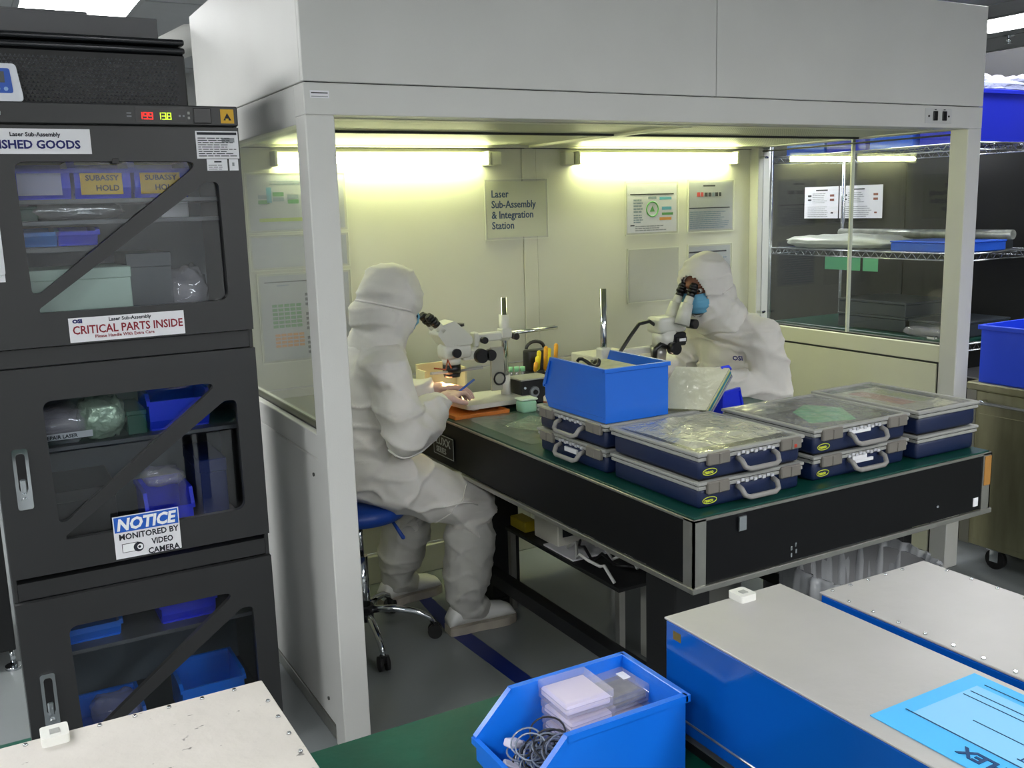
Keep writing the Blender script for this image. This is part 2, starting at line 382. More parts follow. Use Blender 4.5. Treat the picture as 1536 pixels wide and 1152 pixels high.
# black partition wall right of the booth
bw = MB(); bw.use(BLKFAB).box(5.0, 5.08, 1.0, 7.6, 0, 2.4)
bwo = struct(bw.obj('wall_partition'))
b = MB()
for y in (1.6, 2.8, 4.0, 5.2, 6.4): b.box(4.992, 5.0, y, y+.03, 0, 2.4)
struct(b.obj('trim_2', BLACK))
# blue floor tape
b = MB(); b.prism([(1.60, 3.72), (1.548, 3.72), (1.50, 3.26), (1.535, 2.5), (1.60, 2.5), (1.575, 3.26)], (0, 0, .0003), (1, 0, 0), (0, 1, 0), (0, 0, 1), .0006)
tag(b.obj('floor_tape', TAPEB), 'dark blue tape stripe on the grey floor under the seated worker', 'tape')

# ================================================================== BOOTH
X0, X1, Y0, Y1 = 0.854, 3.744, 2.637, 3.91
XL, XR = 0.938, 3.659
ZH, ZS, ZT = 1.911, 1.999, 2.393
bt = thing('cleanroom_booth', 'large white metal workstation booth with glazed sides and deep hood', 'booth', (X0, Y0, 0))
def bp(b, name, m=WHITEP, label=None):
    for v in b.bm.verts: v.co -= Vector((X0, Y0, 0))
    return part(b, name, m, bt, label)
for (xa, xb, ya, yb) in ((X0, XL, Y0, Y0+.085), (XR, X1, Y0, Y0+.085), (X0, XL, Y1-.06, Y1+.03), (XR, X1, Y1-.06, Y1+.03)):
    b = MB(); b.box(xa, xb, ya, yb, 0, ZH, bev=.003); bp(b, 'column')
b = MB(); b.box(X0, X1, Y0, Y0+.085, ZH, ZS-.003, bev=.002); bp(b, 'header')
b = MB(); b.box(X0, X0+.085, Y0+.085, Y1, 1.89, ZS-.003, bev=.002); bp(b, 'header')
b = MB(); b.box(X1-.085, X1, Y0+.085, Y1, 1.912, ZS-.003, bev=.002); bp(b, 'header')
# hood panels above: front in two, left, right, back
b = MB(); b.box(X0, 2.3075, Y0, Y0+.02, ZS, ZT, bev=.002); bp(b, 'hood_panel')
b = MB(); b.box(2.3095, X1, Y0, Y0+.02, ZS, ZT, bev=.002); bp(b, 'hood_panel')
b = MB(); b.box(X0, X0+.02, Y0+.022, Y1+.05, ZS, ZT, bev=.002); bp(b, 'hood_panel')
b = MB(); b.box(X1-.02, X1, Y0+.022, Y1+.05, ZS, ZT, bev=.002); bp(b, 'hood_panel')
b = MB(); b.box(X0+.02, X1-.02, Y1+.03, Y1+.05, ZS, ZT, bev=.002); bp(b, 'hood_panel')
b = MB(); b.box(X0+.022, X1-.022, Y0+.022, Y1+.028, ZT-.03, ZT-.01); bp(b, 'hood_roof')
b = MB(); b.box(X0+.01, X1-.01, Y0+.01, Y1+.04, ZS-.004, ZS+.001); bp(b, 'hood_gasket', SEAM)
# booth ceiling: perforated diffusers between T bars
for (xa, xb) in ((XL, 2.28), (2.32, XR)):
    for (ya, yb) in ((Y0+.14, 3.2), (3.22, Y1-.05)):
        b = MB(); b.box(xa, xb, ya, yb, ZH+.006, ZH+.014); bp(b, 'diffuser_panel', PERF)
b = MB(); b.box(XL, XR, Y0+.085, Y0+.14, ZH-.002, ZH+.02); bp(b, 'ceiling_bar', WHITEI)
b = MB(); b.box(2.28, 2.32, Y0+.14, Y1, ZH-.004, ZH+.02, bev=.002); bp(b, 'ceiling_bar', WHITEI)
b = MB(); b.box(XL, 2.28, 3.2, 3.22, ZH-.002, ZH+.02); bp(b, 'ceiling_bar', SEAM)
b = MB(); b.box(2.32, XR, 3.2, 3.22, ZH-.002, ZH+.02); bp(b, 'ceiling_bar', SEAM)
b = MB(); b.box(XL, XR, Y1-.05, Y1-.03, ZH-.004, ZH+.02); bp(b, 'ceiling_bar', WHITEI)
b = MB(); b.box(XL, XR, Y1-.008, Y1-.0, ZH-.006, ZH+.02); bp(b, 'ceiling_gasket', SEAM)
# back wall, panels with a mullion in the middle
for (xa, xb) in ((XL, 2.268), (2.345, XR)):
    b = MB(); b.box(xa, xb, Y1, Y1+.03, .93, ZH, bev=.002); bp(b, 'back_panel', WHITEI)
    b = MB(); b.box(xa, xb, Y1, Y1+.03, .14, .924, bev=.002); bp(b, 'back_panel', WHITEI)
b = MB(); b.box(2.27, 2.343, Y1-.004, Y1+.03, .12, ZH, bev=.003); bp(b, 'mullion', WHITEI)
b = MB(); b.box(XL, XR, Y1-.012, Y1+.03, 0, .13, bev=.004); bp(b, 'kick_board', WHITEI)
# side walls: lower panels, sills, glass
for side, (xa, xb) in (('l', (X0+.004, XL-.004)), ('r', (XR+.004, X1-.004))):
    zs = .998
    b = MB(); b.box(xa, xb, Y0+.085, Y1-.06, .925, zs, bev=.002); bp(b, 'sill', WHITEI if side == 'r' else WHITEP)
    b = MB(); b.box(xa+.004, xb-.004, Y0+.1, Y1-.075, .05, .915, bev=.003); bp(b, 'side_panel', WHITEI if side == 'r' else WHITEP)
    b = MB(); b.box(xa+.01, xb-.01, Y0+.085, Y1-.06, .03, .93); bp(b, 'side_core', SEAM if side == 'r' else WHITEP)
    b = MB(); b.box(xa+.002, xb-.002, Y0+.085, Y1-.06, 0, .045, bev=.002); bp(b, 'kick_board', ALU)
    gx = (xa+xb)/2
    if side == 'l': panes = ((Y0+.085, Y1-.06, gx),)
    else: panes = ((Y0+.085, 3.275, gx+.008), (3.26, Y1-.06, gx-.008))
    for ya, yb, g in panes:
        b = MB(); b.box(g-.003, g+.003, ya, yb, zs, ZH); bp(b, 'window_pane', GLASS)
    for za in (zs, ZH-.02):
        b = MB(); b.box(gx-.016, gx+.016, Y0+.085, Y1-.06, za, za+.006); bp(b, 'window_track', SEAM)
EDGE = mat('glass_edge', 'cfd3c4', 0.3)
b = MB(); b.box(XR+.03, XR+.05, 3.262, 3.27, .998, ZH); bp(b, 'pane_edge', EDGE)
for (y, z) in ((Y0+.16, .86), (Y1-.14, .86), (Y0+.16, .12), (Y1-.14, .12)):
    b = MB(); b.cyl((X0+.009, y, z), (X0+.004, y, z), .006); bp(b, 'screw', SEAM)
for (y, z) in ((Y1-.1, 1.06), (Y1-.1, 1.86), (Y0+.12, 1.03)):
    for xx in (XR-.004, XL+.004):
        b = MB(); b.box(xx-.01, xx+.01, y-.02, y+.02, z-.006, z+.006, bev=.002).cyl((xx, y, z), (xx+(.03 if xx > 2 else -.03), y, z), .006); bp(b, 'pane_clip', CHROME)
# rocker switches and sticker on the header
b = MB(); b.box(3.385, 3.545, Y0-.003, Y0, 1.928, 1.985, bev=.001); bp(b, 'switch_plate', mat('plate', 'c4c5c3', .4))
for x in (3.43, 3.485):
    b = MB(); b.box(x, x+.026, Y0-.008, Y0-.003, 1.938, 1.975, bev=.002); bp(b, 'rocker_switch', BLKP)
    b = MB(); b.box(x+.008, x+.02, Y0-.0035, Y0-.003, 1.979, 1.982); bp(b, 'switch_mark', INK)
for x in (3.405, 3.525):
    b = MB(); b.cyl((x, Y0-.003, 1.955), (x, Y0-.006, 1.955), .004); bp(b, 'screw', SEAM)
st = MB(); st.box(.872, .926, Y0-.0012, Y0, 1.955, 1.975); st = bp(st, 'rating_sticker', PAPER)
rects('fine_print', [(.875-X0, 1.967, .047, .003, INK), (.875-X0, 1.958, .047, .002, GREYINK)], XZ(0, -.0013, 0), st)
# fluorescent fixtures on the back wall
for (xa, xb) in ((1.11, 2.075), (2.535, 3.52)):
    t = thing('fluorescent_lamp', ('glowing white tube lamp high on the booth back wall, ' + ('left one' if xa < 2 else 'right one')), 'lamp', (xa, Y1, 1.85), group=None)
    L = xb-xa
    b = MB(); b.box(0, L, -.03, -.001, .0, .04, bev=.004); part(b, 'housing', WHITEI, t)
    b = MB(); b.cyl((.012, -.052, .004), (L-.012, -.052, .004), .0145, n=14); part(b, 'tube', TUBE, t)
    for x in (0, L-.014):
        b = MB(); b.box(x, x+.014, -.07, -.001, -.02, .042, bev=.003); part(b, 'socket', WHITEI, t)
    b = MB(); xx = -.06 if xa > 2 else L+.014
    b.box(xx, xx+.05, -.05, -.001, -.02, .04, bev=.004); part(b, 'junction_box', WHITEI, t)
b = MB(); b.tube([(.79, 4.12, 2.1), (.79, 4.12, 2.24), (.81, 4.12, 2.3), (.87, 4.1, 2.33), (1.2, 4.0, 2.35)], .06, n=16); bp(b, 'duct_pipe')
b = MB(); b.cyl((.79, 4.12, 2.08), (.79, 4.12, 2.12), .068, n=16); bp(b, 'duct_collar', ALU)

# ---- notices on the booth's back wall
def wall_frame(name, x, z, w_, h_, label, cat='poster', paper=PAPERG, film=True, y=Y1-.0045, margin=.012):
    o = thing(name, label, cat, (x, y, z))
    M = XZ(0, 0, 0)
    b = MB(); b.box(margin, w_-margin, -.0012, -.0004, margin, h_-margin); part(b, 'paper', paper, o)
    if film:
        b = MB(); b.box(0, w_, -.0032, -.0026, 0, h_); part(b, 'sleeve', FILM, o)
        b = MB()
        for q in ((0, .004, 0, h_), (w_-.004, w_, 0, h_), (0, w_, 0, .004), (0, w_, h_-.004, h_)): b.box(q[0], q[1], -.0045, -.001, q[2], q[3])
        part(b, 'sleeve_edge', mat('sleeve_edge', 'd6d8c6', .3), o)
    return o
YI = mat('station_card', 'd8dab8', 0.6)
s1 = wall_frame('station_sign', 2.068, 1.498, .335, .275, 'pale wall sign reading Laser Sub-Assembly and Integration Station', 'sign', YI)
TX = mat('blue_grey_ink', '2c4a6a', 0.7)
for i, ln in enumerate(('Laser', 'Sub-Assembly', '& Integration', 'Station')):
    text_mesh('lettering', ln, .046, TX, s1, XZ(.035, -.002, .192-.047*i), bold=.0008, sx=.9)
def P(o, items): rects('print', items, XZ(0, -.0021, 0), o)
s2 = wall_frame('guide_poster', 2.845, 1.49, .33, .26, 'landscape quality poster with green ring and coloured boxes on back wall', paper=PAPER)
b1, g1, o1, k1 = mat('cyan_print', '4f9fb8', .6), mat('green_print', '3f8a3c', .6), mat('orange_print', 'd08a2a', .6), mat('slate_print', '7f8f9a', .6)
P(s2, [(.03, .195, .27, .006, INK)]+fine_print(.05, .11, .06, .07, 5, k1, 3)+fine_print(.05, .06, .06, .045, 4, k1, 4)+[(.21, .17, .075, .014, b1), (.225, .12, .06, .016, b1), (.225, .095, .07, .012, g1), (.21, .07, .075, .014, o1), (.03, .045, .025, .006, INK), (.14, .175, .05, .012, k1)]+fine_print(.06, .02, .2, .03, 3, GREYINK, 9))
b = MB(); b.tube([(.165+.036*math.cos(a), -.003, .125+.036*math.sin(a)) for a in [2*PI*i/20 for i in range(20)]], .003, 5, True); part(b, 'ring_mark', g1, s2)
b = MB(); b.prism([(-.016, -.012), (.016, -.012), (0, .016)], (.165, -.0025, .125), (1, 0, 0), (0, 0, 1), (0, -1, 0), .0006); part(b, 'triangle_mark', g1, s2)
s3 = wall_frame('chart_poster', 3.235, 1.49, .31, .265, 'grey chart poster with small red letters, upper right of back wall')
P(s3, [(.06, .18, .02, .022, mat('red_print', 'c03a34', .6)), (.085, .18, .016, .022, mat('red_print', 'c03a34', .6)), (.11, .18, .02, .02, INK), (.135, .18, .02, .02, INK), (.16, .18, .016, .02, k1), (.18, .18, .02, .02, INK), (.205, .18, .016, .02, INK), (.01, .12, .27, .005, INK), (.1, .23, .08, .008, INK)]+fine_print(.015, .02, .26, .09, 9, k1, 5))
s4 = wall_frame('blank_poster', 2.855, 1.155, .325, .27, 'blank clear document sleeve on back wall left of the second worker', paper=WHITEI)
s5 = wall_frame('chart_poster', 3.235, 1.165, .3, .265, 'grey chart poster partly hidden behind the second worker\'s hood')
P(s5, [(.01, .22, .25, .008, INK)]+fine_print(.015, .02, .26, .18, 14, k1, 6))
s6 = wall_frame('flow_poster', 1.0, 1.57, .42, .24, 'flow chart poster with green boxes on back wall behind left column')
P(s6, [(.05+.06*i, .135+.03*(j % 2)+(.01 if i % 2 else 0)-.05*j, .045, .016, (g1 if (i+j) % 2 else k1)) for i in range(5) for j in range(2)]+[(.085, .12, .02, .06, b1), (.05, .045, .3, .014, mat('lime_print', 'a5b83a', .6))]+fine_print(.1, .19, .2, .02, 2, k1, 2))
s7 = wall_frame('blank_poster', 1.0, 1.42, .42, .145, 'pale blank sleeve on back wall just below the flow chart poster')
s8 = wall_frame('matrix_poster', 1.02, 1.04, .4, .37, 'tall matrix poster with green and orange cells, behind left glass')
P(s8, [(.055+.025*i, .23-.017*j, .021, .012, g1) for i in range(5) for j in range(6)]+[(.06+.025*i, .11-.015*j, .021, .010, o1) for i in range(5) for j in range(4)]+[(.195, .27-.02*j, .03, .012, INK) for j in range(13) if j not in (3, 8)]+[(.03, .33, .2, .005, INK), (.08, .315, .05, .006, k1)])

# ================================================================== OPTICAL TABLE
TX0, TX1, TY0, TY1, TB, TT = 1.558, 2.774, 1.851, 3.68, .645, .845
ot = thing('optical_table', 'big black optical table with silver edges and green top in the booth', 'table', (TX0, TY0, 0))
def tp(b, name, m, label=None):
    for v in b.bm.verts: v.co -= Vector((TX0, TY0, 0))
    return part(b, name, m, ot, label)
b = MB(); b.box(TX0+.012, TX1-.012, TY0+.012, TY1-.012, TB+.01, TT-.006); tp(b, 'core', TBLK)
b = MB(); b.box(TX0+.006, TX1-.006, TY0+.006, TY1-.006, TT-.006, TT, bev=.002); tp(b, 'top_mat', GREENT)
b = MB(); b.box(TX0+.045, TX1-.045, TY0+.003, TY0+.012, TB+.014, TT-.012); tp(b, 'side_panel', TBLK)
b = MB(); b.box(TX0+.003, TX0+.012, TY0+.045, TY1-.045, TB+.014, TT-.012); tp(b, 'side_panel', TBLK)
for (z0, z1, e) in ((TT-.013, TT-.004, .0), (TB-.004, TB+.012, .006)):
    for q in ((TX0-e, TX1+e, TY0-e, TY0+.006), (TX0-e, TX0+.006, TY0, TY1), (TX1-.006, TX1+e, TY0, TY1), (TX0, TX1, TY1-.006, TY1)):
        b = MB(); b.box(*q, z0, z1, bev=.002); tp(b, 'edge_trim', ALU)
for (x, y) in ((TX0, TY0), (TX1, TY0), (TX0, TY1), (TX1, TY1)):
    sx = 1 if x == TX0 else -1; sy = 1 if y == TY0 else -1
    b = MB()
    b.box(min(x, x+sx*.042), max(x, x+sx*.042), min(y, y+sy*.006), max(y, y+sy*.006), TB, TT-.006)
    b.box(min(x, x+sx*.006), max(x, x+sx*.006), min(y, y+sy*.042), max(y, y+sy*.042), TB, TT-.006)
    tp(b, 'corner_trim', ALU)
b = MB(); b.box(TX1-.035, TX1-.004, TY0-.0015, TY0, .735, .83); tp(b, 'tape_patch', mat('amber_tape', 'a87838', .5), 'amber tape on the right corner post')
def latch(x, z):
    b = MB(); b.box(x-.014, x+.014, TY0-.006, TY0+.003, z-.022, z+.02, bev=.002); tp(b, 'latch', CHROME)
latch(1.722, .806)
b = MB(); b.box(2.695, 2.718, TY0+.001, TY0+.003, .672, .7); tp(b, 'small_label', PAPER, 'small white square label')
for dx, dz in ((0, 0), (.016, .008), (.018, -.012), (.0, -.02)):
    b = MB(); b.box(1.905+dx, 1.911+dx, TY0+.001, TY0+.003, .69+dz, .702+dz); tp(b, 'screw', CHROME)
b = MB(); b.cyl((2.52, TY0+.003, .705), (2.52, TY0-.002, .705), .004); tp(b, 'screw', CHROME)
pl = MB(); M = frame_m((TX0-.0, 3.436, .691), (0, -1, 0), (0, 0, 1))
pl.box(0, .18, 0, .086, 0, .002, mtx=M); plo = tp(pl, 'name_plate', BLACK)
M2 = frame_m((-.0012+0, 3.436-TY0, .691), (0, -1, 0), (0, 0, 1))
LINE = mat('plate_line', 'a8aeb0', .5)
rects('plate_border', [(0, 0, .18, .003, LINE), (0, .083, .18, .003, LINE), (0, 0, .003, .086, LINE), (.177, 0, .003, .086, LINE)], M2 @ Matrix.Translation((0, 0, .001)), plo)
text_mesh('lettering', 'LUXX', .044, LINE, plo, M2 @ Matrix.Translation((.025, .044, .0015)), bold=.0006, sx=1.1)
text_mesh('lettering', 'SERIES', .032, LINE, plo, M2 @ Matrix.Translation((.025, .012, .0015)), bold=.0004)
for (x, y) in ((1.66, 2.06), (2.628, 2.2), (1.78, 3.4), (2.5, 3.4)):
    b = MB(); b.box(x, x+.13, y-.01, y+.13, .02, TB-.002, bev=.004); b.box(x-.015, x+.145, y-.025, y+.145, 0, .03, bev=.003); tp(b, 'leg', BLACK)
for q in ((1.7, 1.75, 2.19, 3.38), (2.63, 2.68, 2.33, 3.38)):
    b = MB(); b.box(*q, .16, .21); tp(b, 'stretcher', BLACK)
b = MB(); b.box(1.79, 2.628, 2.32, 2.36, .56, .61); tp(b, 'stretcher', BLACK)
# shelf and electrics under the table
us = thing('under_table_shelf', 'low dark shelf under the optical table carrying cables', 'shelf', (1.76, 2.55, 0))
b = MB(); b.box(0.06, .6, 0, .8, .34, .355, bev=.002); part(b, 'board', BLACK, us)
for (x, y) in ((.08, .02), (.58, .02), (.08, .78), (.58, .78)):
    b = MB(); b.box(x-.012, x+.012, y-.012, y+.012, 0, .34); part(b, 'leg', ALU, us)
ps = thing('power_box', 'grey outlet box with sockets on the under-table shelf', 'outlet box', (1.86, 3.1, .355))
b = MB(); b.box(0, .16, -.1, .08, .0, .13, bev=.005); part(b, 'case', CREAM, ps)
for k in range(2):
    b = MB(); b.box(.02+.07*k, .07+.07*k, -.103, -.1, .04, .1, bev=.001); part(b, 'socket', BLKP, ps)
ps = thing('paper_box', 'white cardboard box tucked under the table top', 'box', (2.05, 2.74, .355))
b = MB(); b.box(0, .22, 0, .22, 0, .14, bev=.003); part(b, 'carton', PAPER, ps)
b = MB(); b.box(.0, .22, .1, .13, .14, .1405); part(b, 'tape', GREYP, ps)
rn = random.Random(4)
CABW = mat('white_cable', 'd8d8d4', .4)
for k in range(5):
    b = MB(); pts = [(1.84+.1*k*.5+rn.uniform(-.03, .03), 2.58+j*.05, .366+abs(math.sin(j*1.3+k))*.05) for j in range(8)]
    b.tube(pts, .006, 6); tag(b.obj('cable', CABW if k % 2 == 0 else BLKP), ('white cable at the table-edge side of the under-table shelf', 'black cable beside the edge-most white one under the table', 'white cable in the middle of the under-table shelf', 'black cable right of the middle white one under the table', 'white cable deepest on the under-table shelf')[k], 'cable', 'cables on the under-table shelf')
b = MB(); b.box(1.83, 2.02, 2.85, 3.06, .356, .362); tag(b.obj('paper_sheet', PAPER), 'white paper sheet lying on the under-table shelf', 'paper')
b = MB(); b.box(1.84, 1.9, 3.22, 3.34, .356, .40, bev=.004); tag(b.obj('yellow_pouch', mat('olive_yellow', '8a7a10', .5)), 'dull yellow pouch at the far end of the under-table shelf', 'pouch')
t = thing('grey_box', 'plain grey box on the floor behind the front table leg', 'box', (2.02, 2.4, 0))
b = MB(); b.box(0, .22, 0, .3, 0, .36, bev=.006); part(b, 'body', mat('grey_carton', '8e8e88', .5), t); b = MB(); b.box(-.004, .224, -.004, .304, .36, .385, bev=.003); part(b, 'lid', mat('grey_carton', '8e8e88', .5), t)
b = MB()
def cf(uu, vv): return Vector((2.72+.9*uu, 2.79+.02*math.sin(uu*60), .02+.6*vv))
b.grid(cf, 80, 2); tag(b.obj('dark_curtain', BLKFAB), 'dark pleated curtain hanging beneath the far side of the table', 'curtain')
# waste bin with liner
wb = thing('waste_bin', 'round waste bin with translucent white liner under the table front', 'waste bin', (2.39, 2.02, 0))
b = MB(); b.lathe([(.15, 0), (.17, .02), (.225, .48), (.229, .485), (.219, .485), (.165, .03), (.01, .02)], n=32, caps=False); part(b, 'bin', mat('grey_bin', '8b8c8e', .5), wb)
b = MB()
def lf(uu, vv):
    a = 2*PI*uu; prof = [(.185, .12), (.205, .40), (.232, .512), (.250, .50), (.246, .22)]
    k = vv*4; i = min(int(k), 3); q = k-i; rr = prof[i][0]*(1-q)+prof[i+1][0]*q; zz = prof[i][1]*(1-q)+prof[i+1][1]*q
    fo = .005*math.sin(a*23+vv*3)+.004*math.sin(a*41)
    return Vector(((rr+fo)*math.cos(a), (rr+fo)*math.sin(a), zz+.006*math.sin(a*3)))
b.grid(lf, 160, 10); part(b, 'liner', LINER, wb)

# ================================================================== DRY CABINET (left)
KC = .8628
CX = lambda x: x*KC
CZ = lambda z: .2264+z*KC
CY = 2.83
dc = thing('dry_cabinet', 'tall charcoal storage cabinet with three windowed doors on the left', 'cabinet', (0, 0, 0))
xa, xb = CX(.02), CX(.83)
D = .5
for q in ((xa, xa+.012, CY, CY+D, .04, CZ(1.992)), (xb-.012, xb, CY, CY+D, .04, CZ(1.992))):
    b = MB(); b.box(*q, bev=.002); part(b, 'side_wall', CABG, dc)
b = MB(); b.box(xa, xb, CY+D, CY+D+.01, .04, CZ(1.992)); part(b, 'back_wall', CABI, dc)
for z in (CZ(1.992)-.07, CZ(1.204)+.002, CZ(.464)+.002, .04):
    b = MB(); b.box(xa+.012, xb-.012, CY+.002, CY+D, z, z+(.068 if z > 1.6 else .048)); part(b, 'divider', CABG, dc)
for z in (CZ(1.71), CZ(1.645), CZ(1.43)-.02, CZ(.93), CZ(.80), CZ(.235)):
    if z in (CZ(1.43)-.02, CZ(.80)): continue
    b = MB(); b.box(xa+.012, xb-.012, CY+.06, CY+D-.01, z-.012, z, bev=.001); part(b, 'shelf', mat('shelf_metal', '5d6063', .4, .4), dc)
b = MB(); b.box(xa, xb, CY-.02, CY+.002, CZ(1.93), CZ(1.992), bev=.003); part(b, 'control_strip', CABG, dc)
DT = (1.925, 1.204, .464); DH = .658
UL = rpoly([(.163, 1.822), (.705, 1.822), (.195, 1.432), (.172, 1.432)], [.03, .02, .03, .04], 6)
LR = rpoly([(.712, 1.757), (.752, 1.757), (.755, 1.372), (.187, 1.372), (.187, 1.385)], [.03, .03, .035, .04, .03], 6)
for i, zt in enumerate(DT):
    off = zt-1.927; zb = zt-(DH if i < 2 else .46+.02)
    d = thing('t', '', ''); bpy.data.objects.remove(d)
    hole = [[(CX(x), CZ(z+off)) for x, z in h] for h in (UL, LR)]
    if i == 2:   # the lowest window runs to the door's foot
        hole = [[(x, max(z, .07)) for x, z in h] for h in hole]
    outer = [(xa+.001, CZ(zb)), (xb-.001, CZ(zb)), (xb-.001, CZ(zt)), (xa+.001, CZ(zt))]
    if i == 2: outer[0] = (xa+.001, .045); outer[1] = (xb-.001, .045)
    door = holed_panel('door', outer, hole, (0, CY-.01, 0), (1, 0, 0), (0, 0, 1), .02, CABG, dc)
    b = MB(); b.box(CX(.13), CX(.78), CY+.001, CY+.004, max(CZ(1.35+off), .06), CZ(1.84+off)); part(b, 'door_glass', DGLASS, door)
    # recessed handle
    hx, hz0, hz1 = CX(.085), CZ(zt-.435), CZ(zt-.243)
    b = MB(); b.prism(rpoly([(-.019, 0), (.019, 0), (.019, hz1-hz0), (-.019, hz1-hz0)], .008), (hx, CY-.02, hz0), (1, 0, 0), (0, 0, 1), (0, -1, 0), .006)
    part(b, 'handle_plate', CHROME, door)
    b = MB(); b.prism(rpoly([(-.011, .05), (.011, .05), (.011, hz1-hz0-.012), (-.011, hz1-hz0-.012)], .01), (hx, CY-.0265, hz0), (1, 0, 0), (0, 0, 1), (0, -1, 0), .001)
    part(b, 'handle_recess', BLKP, door)
    b = MB(); b.box(hx-.008, hx+.008, CY-.034, CY-.027, hz0+.045, hz0+.085, bev=.003).cyl((hx, CY-.026, hz0+.025), (hx, CY-.034, hz0+.025), .009); part(b, 'handle', CHROME, door)
for (x, y) in ((xa+.05, CY+.05), (xb-.05, CY+.05), (xa+.05, CY+D-.05), (xb-.05, CY+D-.05)):
    b = MB(); b.cyl((x, y, 0), (x, y, .012), .025).cyl((x, y, .012), (x, y, .04), .01); part(b, 'foot', CHROME, dc)
# control read-outs
def led(txt, x, col, name='digits'):
    m = mat('led_'+col, col, .4, emit=col, es=1.0)
    SEG = {'1': 'bc', '9': 'abcdfg', '3': 'abcdg', '8': 'abcdefg'}
    h, w_ = .0185, .0112; it = []
    for ch in txt:
        if ch == '.': it.append((x-.004, 0, .003, .003, m)); continue
        for sg in SEG[ch]:
            it.append({'a': (x, h-.0022, w_, .0022, m), 'b': (x+w_-.0022, h/2, .0022, h/2, m), 'c': (x+w_-.0022, 0, .0022, h/2, m), 'd': (x, 0, w_, .0022, m), 'e': (x, 0, .0022, h/2, m), 'f': (x, h/2, .0022, h/2, m), 'g': (x, h/2-.0011, w_, .0022, m)}[sg])
        x += w_+.00225
    rects(name, it, XZ(0, CY-.0215, CZ(1.947)), dc, 'glowing '+('red' if col.startswith('ff2') else 'yellow green')+' digits')
b = MB(); b.box(CX(.515), CX(.665), CY-.0212, CY-.02, CZ(1.940), CZ(1.980)); part(b, 'display_window', BLKP, dc)
led('19.9', CX(.523), 'ff2a1e'); led('13.8', CX(.578), 'c8e832')
rects('control_marks', [(CX(.49), .006, .012, .003, GREYINK), (CX(.49), .014, .012, .003, GREYINK), (CX(.645), .008, .005, .005, GREYINK), (CX(.657), .008, .005, .005, GREYINK), (CX(.672), .002, .006, .007, GREYP), (CX(.672), .015, .006, .007, GREYP)], XZ(0, CY-.0215, CZ(1.947)), dc)
b = MB(); b.box(CX(.69), CX(.745), CY-.025, CY-.02, CZ(1.937), CZ(1.985), bev=.002); part(b, 'switch_cover', BLKP, dc)
b = MB(); b.cyl((CX(.135), CY-.02, CZ(1.958)), (CX(.135), CY-.03, CZ(1.958)), .009, n=14).cyl((CX(.135), CY-.03, CZ(1.958)), (CX(.135), CY-.033, CZ(1.958)), .004); part(b, 'key_lock', CHROME, dc)
es = sheet('hazard_sticker', CX(.042), CX(.044), XZ(CX(.775), CY-.0212, CZ(1.9385)), dc, mat('esd_yellow', 'd8a81a', .5), 'yellow static warning sticker')
b = MB(); b.prism([(.007, .008), (.029, .008), (.018, .028)], (CX(.775), CY-.0218, CZ(1.9385)), (1, 0, 0), (0, 0, 1), (0, -1, 0), .0004); part(b, 'triangle_mark', INK, es)
b = MB(); b.box(CX(.775)+.013, CX(.775)+.021, CY-.0226, CY-.0222, CZ(1.9385)+.007, CZ(1.9385)+.013); part(b, 'hand_mark', YELLOW, es)
# signs on the doors
FY = CY-.0208
def dsign(name, x0, z0, x1, z1, tilt=0.0, m=PAPER, label=None):
    M = XZ(CX(x0), FY, CZ(z0)) @ Matrix.Rotation(tilt, 4, 'Z')
    return sheet(name, CX(x1-x0), CX(z1-z0), M, dc, m, label), M @ Matrix.Translation((0, 0, .0004))
sg, M = dsign('door_sign', -.135, 1.842, .380, 1.915, 0)
text_mesh('lettering', 'FINISHED GOODS', .029, NAVYINK, sg, M @ Matrix.Translation((CX(.515)-.026, .014, 0)), bold=.0009, align='RIGHT')
text_mesh('lettering', 'Laser Sub-Assembly', .0145, INK, sg, M @ Matrix.Translation((CX(.515)-.072, .044, 0)), bold=.0004, align='RIGHT')
sg, M = dsign('door_sign', .262, 1.272, .606, 1.348, 0)
text_mesh('lettering', 'CRITICAL PARTS INSIDE', .031, REDINK, sg, M @ Matrix.Translation((.008, .022, 0)), bold=.0006, sx=.86)
text_mesh('lettering', 'Laser Sub-Assembly', .0135, INK, sg, M @ Matrix.Translation((.1, .052, 0)), bold=.0003)
text_mesh('lettering', 'Please Handle With Extra Care', .012, REDINK, sg, M @ Matrix.Translation((.062, .009, 0)), bold=.0002)
text_mesh('logo', 'OSI', .013, NAVYINK, sg, M @ Matrix.Translation((.010, .052, 0)), bold=.0009, sx=1.2)
sg, M = dsign('notice_sign', .326, .553, .532, .696, 0)
WW, HH = CX(.206), CX(.143)
NB = mat('notice_blue', '1c5cc0', .4); WHT = mat('print_white', 'f2f4f6', .5)
rects('banner', [(.003, HH*.62, WW-.006, HH*.36, NB)], M, sg, 'blue banner')
text_mesh('lettering', 'NOTICE', .046, WHT, sg, M @ Matrix.Translation((.008, HH*.67, .0008)) @ Matrix(((1, .18, 0, 0), (0, 1, 0, 0), (0, 0, 1, 0), (0, 0, 0, 1))), bold=.0018, sx=.93)
for i, (tt, xx) in enumerate((('MONITORED BY', .012), ('VIDEO', .098), ('CAMERA', .086))):
    text_mesh('lettering', tt, .0235, INK, sg, M @ Matrix.Translation((xx, HH*.44-.0265*i, 0)), bold=.0006, sx=(.93 if i != 1 else .85))
b = MB(); b.use(INK).box(.018, .062, .016, .042, 0, .0004, mtx=M).use(WHT).box(.0195, .0605, .0175, .0405, .0003, .0007, mtx=M)
